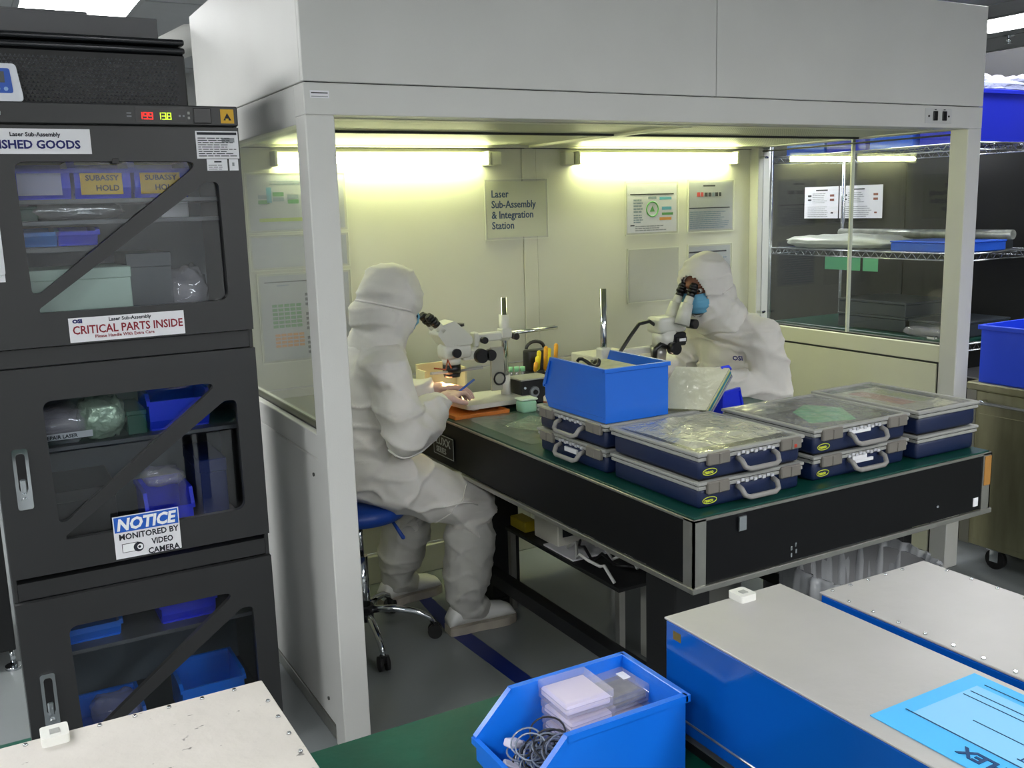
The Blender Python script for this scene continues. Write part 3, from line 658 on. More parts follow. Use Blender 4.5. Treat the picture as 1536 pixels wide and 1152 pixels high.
b.use(INK).cyl(M @ Vector((.062, .027, 0)), M @ Vector((.062, .027, .001)), .014, n=18).use(WHT).cyl(M @ Vector((.066, .027, .001)), M @ Vector((.066, .027, .0014)), .008, n=14).use(INK).cyl(M @ Vector((.064, .027, .0014)), M @ Vector((.064, .027, .0018)), .004, n=10)
part(b, 'camera_mark', None, sg)
sg, M = dsign('inspection_label', .691, 1.828, .825, 1.914, 0)
rects('print', [(.004, .064, .108, .007, INK)]+fine_print(.005, .006, .105, .054, 9, INK, 12, .35)+[(.07, .044, .035, .012, GREYINK)], M, sg)
sg, M = dsign('calibration_label', .72, 1.79, .785, 1.826, 0)
rects('print', [(.02, .022, .02, .004, INK)]+fine_print(.004, .003, .045, .016, 3, INK, 13, .3), M, sg)
sg, M = dsign('calibration_label', .791, 1.79, .82, 1.826, 0)
rects('print', [(.008, .012, .006, .01, GREYINK)], M, sg)
sg, M = dsign('inspection_label', -.06, 1.47, .105, 1.62, 0)
b = MB(); b.box(CX(.435), CX(.455), CY-.024, CY-.02, CZ(1.813), CZ(1.829), bev=.001); part(b, 'glass_clip', BLKP, dc)

# ---- honeycomb-faced unit and box on top of the cabinet, thermometer
MESH = mat('honeycomb_foam', '2a2b2d', .55)
fu = thing('filter_unit', 'black honeycomb-textured unit lying on top of the storage cabinet', 'equipment', (0, CY+.01, CZ(1.992)))
ux0, ux1 = CX(-.6), CX(.688); uh = CZ(2.152)-CZ(1.992)
b = MB(); b.box(ux0, ux1, .012, .5, 0, uh, bev=.004); part(b, 'body', BLACK, fu)
b = MB(); rn = random.Random(1)
pit = .0105; nx = int((ux1-ux0-.02)/pit); nz = int((uh-.012)/(pit*.866))
vs = b.bm.verts
for j in range(nz):
    for i in range(nx):
        cx_ = ux0+.01+i*pit+(pit/2 if j % 2 else 0); cz_ = .008+j*pit*.866
        if cx_ > ux1-.008 or cx_ < CX(-.05): continue
        tip = vs.new((cx_, 0.004, cz_+.001)); ring = [vs.new((cx_+.0052*math.cos(a), .0121, cz_+.0048*math.sin(a))) for a in (PI/2, PI*7/6, PI*11/6, ) ]
        for k in range(3): b.bm.faces.new((tip, ring[k], ring[(k+1) % 3]))
b._tag(b.bm.faces); o = part(b, 'honeycomb_face', mat('honeycomb_cell', '77787d', .4), fu); o['kind'] = 'stuff'
for zz in (uh, uh+.022):
    b = MB(); b.box(ux0, ux1+.0, -.004-.0*zz, .5, zz, zz+.016, bev=.005, seg=2); part(b, 'top_rail', mat('satin_black_rail', '2c2d30', .2, .5), fu)
bxx = thing('flat_box', 'flat matt grey box lying on the black rails above the cabinet', 'box', (0, CY+.05, CZ(1.992)+uh+.038))
b = MB(); b.box(CX(-.5), CX(.62), 0, .14, 0, .058, bev=.002); part(b, 'body', mat('grey_matt', '5e5e60', .6), bxx)
b = MB(); b.box(CX(.17), CX(.42), 0.02, .12, .058, .068, bev=.002); part(b, 'top_plate', mat('grey_matt', '5e5e60', .6), bxx)
th = thing('thermometer', 'white and blue digital thermometer standing before the honeycomb unit', 'thermometer', (CX(.16), CY-.012, CZ(1.992)))
b = MB(); b.prism(rpoly([(-.09, 0), (.045, 0), (.033, .092), (-.09, .092)], .012), (0, -.004, 0), (1, 0, 0), (0, 0, 1), (0, 1, 0), .018); part(b, 'case', mat('device_white', 'dfe2ea', .35), th)
b = MB(); b.prism(rpoly([(-.08, .02), (.022, .02), (.018, .08), (-.08, .08)], .006), (0, -.0055, 0), (1, 0, 0), (0, 0, 1), (0, 1, 0), .0018); part(b, 'face_plate', mat('device_blue', '1f55b8', .4), th)
b = MB(); b.box(-.07, .005, -.0068, -.0054, .045, .072, bev=.0005); part(b, 'screen', mat('lcd', '54595a', .25), th)
for x in (-.035, -.012, .006):
    b = MB(); b.cyl((x, -.008, .03), (x, -.005, .03), .005, n=12); part(b, 'button', mat('pale_blue_button', '8fb4e0', .4), th)

# ---- bins: stacking bin builder (open scooped front at +x)
def stack_bin(name, label, L, W, Hh, m, loc, rz=0.0, group=None, cut=.26, cat='bin', t=.004, front=.42):
    o = thing(name, label, cat, loc, rz, group)
    b = MB()
    prof = [(0, 0), (L-.02, 0), (L, .03), (L, Hh*front), (L*(1-cut)+.0, Hh), (0, Hh)]
    for y in (-W/2, W/2-t): b.prism(prof, (0, y, 0), (1, 0, 0), (0, 0, 1), (0, 1, 0), t)
    b.box(0, t, -W/2+t, W/2-t, 0, Hh).box(t, L-.012, -W/2+t, W/2-t, 0.0, t)
    b.prism([(L-.024, 0), (L-.018, 0), (L, .03), (L, Hh*front), (L-t, Hh*front), (L-t, .032)], (0, -W/2+t, 0), (1, 0, 0), (0, 0, 1), (0, 1, 0), W-2*t)
    # base foot ridge
    b.box(.008, L-.03, -W/2-.0015, W/2+.0015, .012, .016)
    part(b, 'body', m, o)
    b = MB(); e = .006
    b.box(-e, t+.0008, -W/2-e, W/2+e, Hh-.012, Hh+.001, bev=.001)
    for s in (-1, 1):
        ya, yb = sorted((s*(W/2-t-.0008), s*(W/2+e)))
        b.box(0, L*(1-cut), ya, yb, Hh-.010, Hh+.001)
        b.prism([(L*(1-cut)-.001, Hh+.001), (L*(1-cut)-.001, Hh-.010), (L-.012, Hh*front), (L+.002, Hh*front-.004), (L+.002, Hh*front+.004)], (0, ya, 0), (1, 0, 0), (0, 0, 1), (0, 1, 0), yb-ya)
    b.box(L-.001, L+.005, -W/2-e, W/2+e, Hh*front-.01, Hh*front+.001)
    part(b, 'rim', m, o)
    return o
def bag(name, label, cx_, cy_, cz_, lx, ly, hz, m, cat='bag', seed=0, parent=None):
    """a lumpy crumpled pouch"""
    b = MB(); sd = Vector((seed*3.1, seed*1.7, seed))
    def fn(uu, vv):
        a = 2*PI*uu; v = vv*PI; x = math.cos(a)*math.sin(v); y = math.sin(a)*math.sin(v); z = math.cos(v)
        sx = math.copysign(abs(x)**.6, x); sy = math.copysign(abs(y)**.6, y)
        n = noise.noise(Vector((x*3, y*3, z*3))+sd)*.3+noise.noise(Vector((x*9, y*9, z*9))+sd)*.16
        return Vector((cx_+sx*lx/2*(1+n*.3), cy_+sy*ly/2*(1+n*.3), max(cz_, cz_+hz/2+z*hz/2*(1+n))))
    b.grid(fn, 40, 20)
    bmesh.ops.remove_doubles(b.bm, verts=b.bm.verts, dist=.0004)
    o = b.obj(name, m); return tag(o, label, cat)
sy = CY+.10
def carton(name, label, x0, x1, y0, y1, z0, h, m, cat='box', lidm=None):
    t = thing(name, label, cat, ((x0+x1)/2, y0, z0))
    w2 = (x1-x0)/2
    b = MB(); b.box(-w2, w2, 0, y1-y0, 0, h*.8, bev=.002); part(b, 'base', m, t)
    b = MB(); b.box(-w2-.002, w2+.002, -.002, y1-y0+.002, h*.8, h, bev=.002); part(b, 'lid', lidm or m, t); return t
# top compartment
zs = CZ(1.71)
for i, (x, pm, lb) in enumerate(((CX(.24), mat('lilac_label', 'a9a8c4', .5), 'blue bin with a pale lilac card at the upper left of the cabinet window'), (CX(.42), YELLOW, 'blue bin with a yellow card in the middle of the top shelf'), (CX(.60), YELLOW, 'blue bin with a yellow card at the right of the top shelf'))):
    o = stack_bin('parts_bin', lb, .2, .145, .10, BLUED, (x, sy+.2, zs), -PI/2, 'bins on the cabinet top shelf', front=.8, cut=.1)
    b = MB(); b.box(.201, .203, -.058, .05, .012, .08); c = part(b, 'card', pm, o)
    if i: text_mesh('lettering', 'SUBASSY', .02, INK, o, frame_m((.2035, -.045, .05), (0, 1, 0), (0, 0, 1)), bold=.0004, sx=1.1); text_mesh('lettering', 'HOLD', .022, INK, o, frame_m((.2035, -.02, .022), (0, 1, 0), (0, 0, 1)), bold=.0003)
zs = CZ(1.645)
bag('foil_bag', 'crumpled silver foil bag on the cabinet shelf below the bins', CX(.33), sy+.06, zs, .26, .14, .05, FOIL, seed=3)
carton('green_box', 'dark green box left of the foil bag inside the cabinet', CX(.14), CX(.22), sy, sy+.2, zs, .04, mat('dark_green_box', '114a3a', .4))
carton('white_carton', 'white carton at the right side behind the diagonal brace', CX(.60), CX(.69), sy+.05, sy+.3, zs, .05, PAPER)
zs = CZ(1.36)-.05
zsh = CZ(1.27)+.045
bag('clear_bag', 'clear plastic bag of parts at the lower right inside the top door', CX(.66), sy+.08, CZ(1.30), .12, .16, .15, CLEARP, seed=5)
carton('grey_case', 'dark grey instrument case inside the top door lower right', CX(.47), CX(.61), sy+.02, sy+.25, CZ(1.30), .2, mat('slate_box', '39424a', .4))
carton('pale_reflection', 'pale green block imitating a reflection in the top door glass', CX(.15), CX(.47), sy-.03, sy+.2, CZ(1.32), .15, mat('pale_green_reflection', 'b4ccbc', .4))  # solid block whose pale colour paints the reflection seen in the door glass
for i in range(2):
    stack_bin('parts_bin', ('low blue bin under the shelf at the left of the top door', 'darker low blue bin beside it under the top door shelf')[i], .2, .1, .048, (mat('sky_bin', '1173c8', .4), BLUED)[i], (CX(.21+.12*i), sy+.2, CZ(1.565)), -PI/2, 'bins on the cabinet top shelf', front=.8, cut=.1)
b = MB(); b.box(xa+.012, CX(.42), CY+.06, CY+D-.01, CZ(1.565)-.014, CZ(1.565)-.002); part(b, 'shelf', mat('shelf_metal', '5d6063'), dc)
# middle compartment
zs = CZ(.93)
bag('clear_bag', 'clear bag with a grey strip label on the middle shelf left', CX(.22), sy+.04, zs, .15, .14, .10, CLEARP, seed=8)
sl = sheet('bag_label', .13, .018, XZ(CX(.155), sy-.04, zs+.02), None, PAPERG, 'grey strip label reading REPAIR LASER in front of a clear bag', 'label')
text_mesh('lettering', 'REPAIR LASER', .014, INK, sl, XZ(CX(.16), sy-.0404, zs+.0235), bold=.0004)
bag('foil_bag', 'pale green antistatic pouch in the middle of the cabinet', CX(.345), sy+.04, zs, .13, .14, .12, mat('pale_foil', 'a8bfa8', .25, .5, bump=1, bscale=30), seed=9)
stack_bin('parts_bin', 'blue bin at the upper right of the middle cabinet door', .2, .17, .11, BLUED, (CX(.59), sy+.2, zs), -PI/2, 'bins on the cabinet middle shelf', front=.8, cut=.1)
carton('green_box', 'dark green box between pouch and blue bin on the middle shelf', CX(.42), CX(.48), sy, sy+.2, zs, .07, mat('dark_green_box', '114a3a'))
zs = CZ(.516)+.05
carton('black_box', 'black case at the left of the middle compartment floor', CX(.17), CX(.36), sy, sy+.25, zs, .17, BLKP)
stack_bin('parts_bin', 'blue bin low in the middle compartment right of the brace', .2, .13, .12, BLUED, (CX(.53), sy+.2, zs), -PI/2, 'bins on the cabinet middle shelf', front=.6, cut=.1)
bag('clear_bag', 'clear bag lying on the blue bin in the middle compartment', CX(.53), sy+.1, zs+.122, .12, .14, .05, CLEARP, seed=11)
carton('blue_box', 'dark blue box at the far right of the middle compartment', CX(.64), CX(.73), sy, sy+.25, zs, .2, mat('dark_blue_box', '13245c', .4))
# bottom compartment
zs = CZ(.235)
stack_bin('parts_bin', 'blue bin with a pale strip in the bottom compartment left', .2, .16, .06, BLUE, (CX(.24), sy+.2, zs), -PI/2, 'bins in the cabinet bottom compartment', front=.8, cut=.1)
stack_bin('parts_bin', 'dark blue bin at the upper right of the bottom compartment', .2, .16, .08, BLUED, (CX(.56), sy+.2, zs), -PI/2, 'bins in the cabinet bottom compartment', front=.8, cut=.1)
stack_bin('parts_bin', 'bright blue bin at the foot of the cabinet right side', .2, .19, .13, BLUE, (CX(.62), sy+.2, .088), -PI/2, 'bins in the cabinet bottom compartment', front=.9, cut=.1)
stack_bin('parts_bin', 'blue bin at the foot of the cabinet left side', .2, .19, .09, BLUE, (CX(.27), sy+.2, .088), -PI/2, 'bins in the cabinet bottom compartment', front=.6, cut=.1)
bag('clear_bag', 'clear bag in the lower left bin of the cabinet', CX(.30), sy+.1, .12, .15, .14, .08, CLEARP, seed=13)
# rack leg seen left of the cabinet
t = thing('side_rack', 'black rack with a chrome levelling foot left of the cabinet', 'rack', (-.02, 3.85, 0))
b = MB(); b.box(-.5, .03, 0, .5, .08, 1.2, bev=.004); part(b, 'body', BLACK, t)
for x in (-.45, .015):
    b = MB(); b.cyl((x, .03, 0), (x, .03, .012), .03).cyl((x, .03, .012), (x, .03, .08), .01); part(b, 'foot', CHROME, t)

# ================================================================== FOREGROUND BENCHES
GZ = .76
def bench(name, label, x0, x1, y0, y1, topm, z=GZ):
    t = thing(name, label, 'workbench', ((x0+x1)/2, (y0+y1)/2, 0)); w2, d2 = (x1-x0)/2, (y1-y0)/2
    b = MB(); b.box(-w2, w2, -d2, d2, z-.035, z-.003, bev=.003); part(b, 'worktop', BLACK, t)
    b = MB(); b.box(-w2, w2, -d2, d2, z-.003, z, bev=.001); part(b, 'mat', topm, t)
    for x in (-w2+.04, w2-.04):
        for y in (-d2+.04, d2-.25):
            b = MB(); b.box(x-.025, x+.025, y-.025, y+.025, 0, z-.035, bev=.003); part(b, 'leg', BLACK, t)
    return t
bench('workbench', 'foreground workbench with glossy dark green mat', .013, 1.06, -.1, 1.466, GREEN)
bench('workbench', 'workbench with green mat at the far lower left', -1.2, .010, .2, 1.778, GREEN)
bench('workbench', 'black bench at the lower right carrying the crates', 1.064, 2.3, -.1, 1.16, BLACK, GZ)
def crate(name, label, x0, x1, y0, y1, z0, z1, topm, sidem, handle=None, rivets=True, base=True):
    t = thing(name, label, 'crate', ((x0+x1)/2, (y0+y1)/2, z0)); w2, d2, h = (x1-x0)/2, (y1-y0)/2, z1-z0
    if base:
        b = MB(); b.box(-w2+.004, w2-.004, -d2+.004, d2-.004, 0, .022, bev=.002); part(b, 'base_pad', BLKP, t)
        b = MB(); b.box(-w2-.001, w2+.001, -d2-.001, d2+.001, .022, .0245); part(b, 'base_edge', ALU, t)
        zb = .03
    else: zb = 0
    b = MB(); b.box(-w2, w2, -d2, d2, zb, h-.004, bev=.003); part(b, 'body', sidem, t)
    b = MB(); b.box(-w2-.0015, w2+.0015, -d2-.0015, d2+.0015, h-.004, h, bev=.001); part(b, 'lid', topm, t)
    if base:
        b = MB(); b.box(-w2-.002, w2+.002, -d2-.002, d2+.002, zb+.022, zb+.026, bev=.001); part(b, 'seam_edge', ALU, t)
    if rivets:
        n = int((y1-y0)/.05)
        for i in range(n):
            for sx in (-1, 1):
                b = MB(); b.cyl((sx*(w2-.008), -d2+.02+i*.05, h), (sx*(w2-.008), -d2+.02+i*.05, h+.0025), .0035, .0025, 8); part(b, 'rivet', CHROME, t)
        for i in range(max(2, int((x1-x0)/.045))):
            b = MB(); b.cyl((-w2+.02+i*.045, d2-.008, h), (-w2+.02+i*.045, d2-.008, h+.0025), .0035, .0025, 8); part(b, 'rivet', CHROME, t)
    if handle is not None:
        hx = handle-(x0+x1)/2
        b = MB(); b.prism(rpoly([(hx-.017, d2-.03), (hx+.017, d2-.03), (hx+.017, d2+.006), (hx-.017, d2+.006)], .005, 3), (0, 0, h), (1, 0, 0), (0, 1, 0), (0, 0, 1), .012); part(b, 'lock', mat('lock_white', 'd8d8d2', .3), t)
        b = MB(); b.box(hx-.006, hx+.006, d2-.02, d2-.008, h+.012, h+.0135); part(b, 'lock_button', GREYP, t)
    return t
c1 = crate('instrument_crate', 'grey-topped blue crate in the foreground bearing the sky blue sheet', .943, 1.2, .2, 1.19, GZ, .976, CRTT, CRTB, handle=1.10, rivets=False)
c2 = crate('instrument_crate', 'grey-topped blue crate at the lower right edge, with rivets', 1.231, 1.50, .2, 1.125, GZ, .976, CRTT, CRTB)
c3 = crate('instrument_crate', 'scratched white-topped crate at the lower left', -.2, .311, .4, 1.336, GZ, .976, CRTT2, BLKP, handle=.035)
b = MB(); b.use(mat('brown_tape', '6b5a20', .5)).box(-.1287, -.1283, .455, .475, .185, .2); part(b, 'tape_mark', None, c1)
# sheet with lettering on the near crate (read from the far side)
SKY = mat('sky_blue_sheet', '45b2f0', .5, var=.02)
bs = thing('data_sheet', 'sky blue printed sheet lying on the near grey crate lid', 'document', (.972, .798, .9765))
b = MB(); b.box(0, .215, -.36, 0, 0, .0012); part(b, 'sheet', SKY, bs)
MS = frame_m((0, 0, .0013), (0, -1, 0), (1, 0, 0))      # text runs toward the camera, top at +x
MS = frame_m((.0, -.36, .0013), (0, 1, 0), (-1, 0, 0))
TXB = mat('dark_blue_print', '14406e', .6)
LB = mat('light_patch', '7fc2ee', .5)
rects('panel_patch', [(.0, -.185, .335, .135, LB)], MS, bs, t=.0002)
MS1 = MS @ Matrix.Translation((0, 0, .0004))
rects('rule_line', [(.0, -.052, .345, .0016, TXB), (.0, -.1, .28, .0012, TXB), (.0, -.15, .33, .0012, TXB), (.0, -.165, .33, .0012, TXB), (.0, -.195, .33, .0012, TXB)], MS1, bs)
text_mesh('lettering', 'GAS-FLEX', .027, TXB, bs, MS1 @ Matrix.Translation((.245, -.036, 0)), bold=.0009, align='RIGHT')
text_mesh('lettering', 'CLEAN CUT', .016, TXB, bs, MS1 @ Matrix.Translation((.11, -.075, 0)))
text_mesh('lettering', 'FLEXIBLE', .011, TXB, bs, MS1 @ Matrix.Translation((.12, -.092, 0)))
text_mesh('lettering', '2.0', .016, TXB, bs, MS1 @ Matrix.Translation((.07, -.075, 0)), bold=.0006)
text_mesh('lettering', '308', .015, TXB, bs, MS1 @ Matrix.Translation((.15, -.135, 0)), bold=.0006)
text_mesh('lettering', 'COMPARE', .018, TXB, bs, MS1 @ Matrix.Translation((.15, -.185, 0)), bold=.0006)
# ---- foreground blue bin with clear boxes and cables
fb = stack_bin('parts_bin', 'bright blue open-front bin of clear boxes on the green bench', .285, .165, .135, BLUE, (.903, 1.172, GZ), PI, front=.5, cut=.22)
def clear_box(x, y, z, s, h, rz, label, fill, cover=None):
    t = thing('component_box', label, 'box', (x, y, z), rz, 'small clear boxes in the foreground bin')
    b = MB(); b.box(-s/2+.003, s/2-.003, -s/2+.003, s/2-.003, .003, h*.62, bev=.003); part(b, 'foam', fill, t)
    b = MB(); b.box(-s/2, s/2, -s/2, s/2, 0, h*.45, bev=.002); part(b, 'base', CLEARP, t)
    b = MB(); b.box(-s/2-.001, s/2+.001, -s/2-.001, s/2+.001, h*.5, h, bev=.002); part(b, 'lid', CLEARP, t)
    return t
LIL = mat('lilac_foam', 'e2d8e8', .7); DRK = mat('dark_component', '54564a', .4, var=.5, vscale=60)
zb = GZ+.03
clear_box(.778, 1.205, zb+.05, .086, .025, 0.03, 'clear box just under the topmost pale one in the front bin', LIL)
clear_box(.775, 1.207, zb+.077, .088, .030, -.02, 'topmost pale clear box of the stack in the foreground bin', LIL)
clear_box(.780, 1.204, zb+.02, .088, .025, 0, 'clear box third from the top in the foreground bin stack', LIL)
clear_box(.860, 1.213, zb+.055, .076, .030, .04, 'clear box holding dark components, right side of the foreground bin', DRK)
clear_box(.862, 1.212, zb+.026, .076, .026, 0, 'clear box beneath the dark component box in the foreground bin', LIL)
clear_box(.862, 1.213, zb-.004, .076, .026, 0, 'lowest clear box beneath the dark component box', LIL)
clear_box(.780, 1.204, zb-.01, .088, .026, 0, 'lowest clear box of the taller stack in the foreground bin', LIL)
b = MB(); b.box(.872, .886, 1.21, 1.232, zb+.0855, zb+.087); tag(b.obj('small_tag', PAPER), 'tiny white tag on the dark component box', 'tag')
rn = random.Random(2); WIRE = mat('silver_wire', '8f98a8', .3, .5)
for k in range(44):
    ox, oy, oz = .682+rn.uniform(-.025, .03), 1.15+rn.uniform(-.03, .035), GZ+.035+.0014*k
    R = rn.uniform(.02, .032); tl = rn.uniform(.2, 1.1); ph = rn.uniform(0, 6)
    pts = [(ox+R*math.cos(a), oy+R*math.sin(a)*math.cos(tl), oz+R*math.sin(a+ph*.1)*math.sin(tl)*.7) for a in [2*PI*i/18 for i in range(18)]]
    b = MB(); b.tube(pts, .0016, 5, True)
    tag(b.obj('wire_loop', (WIRE, mat('black_wire', '23252c', .4), mat('grey_wire', '70788c', .3))[k % 3]), ('silver', 'black', 'grey blue')[k % 3]+' looped wire in the coil heap at the front of the bin', 'cable', 'looped wires in the foreground bin')
for (x, y, z, a) in ((.655, 1.20, GZ+.075, .3), (.64, 1.18, GZ+.05, -.4)):
    b = MB(); M = Matrix.Translation((x, y, z)) @ Matrix.Rotation(a, 4, 'Z') @ Matrix.Rotation(.4, 4, 'Y'); b.box(-.014, .014, -.009, .009, -.006, .006, bev=.002, mtx=M).cyl(M @ Vector((.012, 0, 0)), M @ Vector((.024, 0, 0)), .004)
    tag(b.obj('wire_connector', mat('white_plug', 'd5d3e4', .4)), ('upper' if z > GZ+.06 else 'lower')+' pale connector plug at the front left of the wire heap', 'connector')

# ================================================================== CARRY CASES ON THE TABLE
LOGOY = mat('lime_logo', 'c8d23c', .5)
TRAY = mat('case_tray', 'b9b9a6', .5)
FOAM = mat('case_foam', 'b9b7a4', .8, var=.12, vscale=30)
def case(label, x, y, z, rz, w_, d, logo=True, tagm=None, inner=None, front=True):
    t = thing('carry_case', label, 'case', (x, y, z), rz, 'navy carry cases stacked on the optical table')
    h = .078
    b = MB(); b.box(.006, w_-.006, .006, d-.006, 0, h-.02, bev=.012, seg=2); part(b, 'body', NAVY, t)
    # rim frame in two profiles
    b = MB()
    def ring(o, z0, z1, wd):
        b.box(-o, w_+o, -o, wd, z0, z1, bev=.002).box(-o, w_+o, d-wd, d+o, z0, z1, bev=.002).box(-o, wd, wd, d-wd, z0, z1, bev=.002).box(w_-wd, w_+o, wd, d-wd, z0, z1, bev=.002)
    ring(.0, h-.024, h-.014, .012); ring(.003, h-.011, h-.002, .014)
    part(b, 'rim', GREYP, t)
    b = MB(); b.box(.003, w_-.003, .003, d-.003, h-.014, h-.011); part(b, 'gasket', SEAM, t)
    b = MB(); b.box(.02, w_-.02, .02, d-.02, h-.030, h-.026); part(b, 'tray', TRAY, t)
    n = 5
    for i in range(1, n):
        b = MB(); b.box(.02, w_-.02, d*i/n-.002, d*i/n+.002, h-.026, h-.012); part(b, 'divider', FOAM, t)
    if inner: inner(t, w_, d, h)
    b = MB(); b.box(.010, w_-.010, .010, d-.010, h-.008, h-.003, bev=.002); part(b, 'lid', LIDP, t)
    if front:
        for xa in (.07*w_, .76*w_):
            b = MB(); b.box(xa, xa+.2*w_, -.010, .004, h-.036, h-.003, bev=.003).box(xa+.095*w_, xa+.115*w_, -.013, -.008, h-.034, h-.006, bev=.001); part(b, 'latch', GREYD, t)
        hw0, hw1 = .36*w_, .70*w_
        b = MB(); b.tube([(hw0, .002, h-.03), (hw0, -.016, h-.036), (hw0+.004, -.026, h-.052), (hw0+.018, -.03, h-.058), (hw1-.018, -.03, h-.058), (hw1-.004, -.026, h-.052), (hw1, -.016, h-.036), (hw1, .002, h-.03)], .0075, 8); part(b, 'handle', GREYH, t)
        b = MB()
        for i in range(9):
            b.box(hw0-.005+i*.0155, hw0+.005+i*.0155, -.004, .0, h-.024+(i % 2)*.004, h-.017+(i % 2)*.004)
        o = part(b, 'rim_ribs', mat('pale_ribs', 'c4c6cc', .4), t); o['kind'] = 'stuff'
        if logo:
            M = XZ(.055*w_, -.0005+.006, .014)
            b = MB(); b.tube([(.022+.024*math.cos(a)+.055*w_, .0045, .022+.009*math.sin(a)) for a in [2*PI*i/20 for i in range(20)]], .0012, 5, True); lo = part(b, 'logo', LOGOY, t)
            text_mesh('lettering', 'raaco', .0135, LOGOY, lo, XZ(.055*w_+.004, .005, .0175), bold=.0005)
    if tagm:
        for q in tagm:
            b = MB(); b.box(q[0]*w_, q[1]*w_, -.001, .0055, q[2], q[3]); part(b, 'white_label', PAPER, t)
    return t
def crumple(w_, d, amp, seed, m, name, label, loc, cat='film', rz=0, nu=40):
    b = MB()
    def fn(uu, vv):
        p = Vector((uu*w_*9, vv*d*9, seed)); e = min(uu, 1-uu, vv, 1-vv)
        n = abs(noise.noise(p))*1.4+abs(noise.noise(p*2.7))*.6
        return Vector((uu*w_+.01*noise.noise(p*.8), vv*d+.01*noise.noise(p*.9+Vector((5, 5, 5))), .001+amp*n*min(1, e*8+.15)))
    b.grid(fn, nu, nu); o = b.obj(name, m, None, loc, rz); return tag(o, label, cat)
def in_green(t, w_, d, h):
    b = MB(); b.prism([(.09, .1), (.24, .06), (.33, .2), (.27, .30), (.16, .24)], (0, 0, h-.016), (1, 0, 0), (0, 1, 0), (0, 0, 1), .006); part(b, 'green_sheet', GRN, t, 'green board under the lid')
def in_paper(t, w_, d, h):
    b = MB(); b.box(.03, w_-.02, .05, d-.05, h-.012, h-.0105); o = part(b, 'paper', mat('warm_paper', 'd8d6c0', .6), t)
    rects('print', [(.05, .1, .06, .2, mat('lime_wash', 'c3cc92', .6)), (.13, .08, .07, .22, mat('rose_wash', 'd8a898', .6))], Matrix.Translation((0, 0, h-.0105)), t)
def in_blue(t, w_, d, h):
    b = MB(); b.box(.02, .1, .03, d-.15, h-.025, h-.012, bev=.002); part(b, 'blue_part', mat('inner_blue', '2a5ec4', .4), t)
    b = MB(); b.box(.12, .27, .03, .10, h-.025, h-.012, bev=.002); part(b, 'blue_part', mat('inner_blue', '2a5ec4', .4), t)
zc = TT
for (nm, x, y, rz, w_, d, kw) in (
        ('at the front left corner', 1.612, 1.897, 0, .378, .395, {}),
        ('in the middle of the front row', 2.047, 1.912, 0, .40, .385, {}),
        ('at the right end of the front row', 2.762, 2.33, PI, .285, .43, dict(front=False)),
        ('at the back left under the big blue bin', 1.612, 2.715, -PI/2, .395, .375, dict(logo=False))):
    for k in (0, 1):
        kk = dict(kw)
        if 'middle' in nm: kk['tagm'] = ((.36, .58, .045, .056),) if k else ((.40, .55, .042, .054), (.40, .62, .032, .041)); kk['inner'] = in_green
        elif 'right end' in nm: kk['inner'] = in_paper
        elif 'front left' in nm: kk['inner'] = in_blue
        elif k == 0: kk['tagm'] = ((.42, .6, .03, .044),)
        case(('upper' if k else 'lower')+' navy case of the stack '+nm, x, y, zc+.078*k, rz, w_, d, **kk)
CRUM = clear('crumpled_film', 'fcfcf6', 2.4, .14, bump=.5, bscale=26, haze=.42, hazecol='f0f0da')
crumple(.33, .33, .016, 3, CRUM, 'plastic_sleeve', 'crumpled clear sleeve lying on the front left case lid', (1.63, 1.935, zc+.1565), 'bag')
b = MB(); b.box(1.94, 1.955, 1.884, 1.9, zc+.125, zc+.135, bev=.002); tag(b.obj('red_tag', mat('red_seal', 'b03a28', .5)), 'tiny red seal on the front of the upper front left case', 'tag')
crumple(.16, .14, .012, 8, FILM, 'plastic_sleeve', 'small clear sleeve over the front edge of the middle case', (2.07, 2.14, zc+.1565), 'bag', 0, 24)
# big blue bin on the back left stack
stack_bin('parts_bin', 'big blue open-front bin standing on the back left case stack', .345, .235, .165, mat('azure_bin_plastic', '1166d4', .38, coat=.15), (1.735, 2.325, zc+.1565), PI/2, front=.45, cut=.12)
b = MB(); b.box(1.66, 1.80, 2.36, 2.58, zc+.165, zc+.305, bev=.003); tag(b.obj('card_box', mat('pale_card', 'b8ba98', .7, var=.2, vscale=30)), 'pale card box sitting inside the big blue bin', 'box')
b = MB(); b.tube([(1.66+.03*k*.3, 2.50+.04*math.cos(k), zc+.315+.01*math.sin(k*2)) for k in [i*.5 for i in range(13)]], .006, 6); tag(b.obj('cable', BLKP), 'black cable coiled on top of the box in the big blue bin', 'cable')
# leaning sleeves / folder with coloured edges, blue support bin
FB0 = Vector((1.868, 2.424, zc+.158))
lean = thing('document_folder', 'tilted clear-sleeved folder with teal and yellow page edges beside the blue bin', 'folder', FB0)
uu_ = Vector((.135, -.02, .0)); vv_ = Vector((.10, .115, .175)); nn_ = Vector((.9, .25, -.35)).normalized()
uu_ = Vector((.10, -.085, .0)); vv_ = Vector((.085, .05, .19))
nn_ = uu_.cross(vv_).normalized()
if nn_.y > 0: nn_ = -nn_
off = Vector((.045, .02, .0))
cols = ((CRUM, 'sleeve', .0, .004), (mat('cream_pages', 'dcdcb4', .6, var=.1, vscale=20), 'page_stack', .004, .010), (mat('yellow_divider', 'd8cf3a', .5), 'divider_sheet', .014, .003), (mat('teal_divider', '1f8aa8', .5), 'divider_sheet', .017, .012), (mat('lime_pages', 'bcc890', .5), 'page_stack', .029, .008), (mat('blue_divider', '2230a0', .5), 'divider_sheet', .037, .004), (mat('grey_cover', 'a8a8b4', .5), 'cover', .041, .01))
U1, V1 = Vector((.11, -.13, .0)), Vector((.09, -.005, .125))
N1 = U1.cross(V1).normalized()
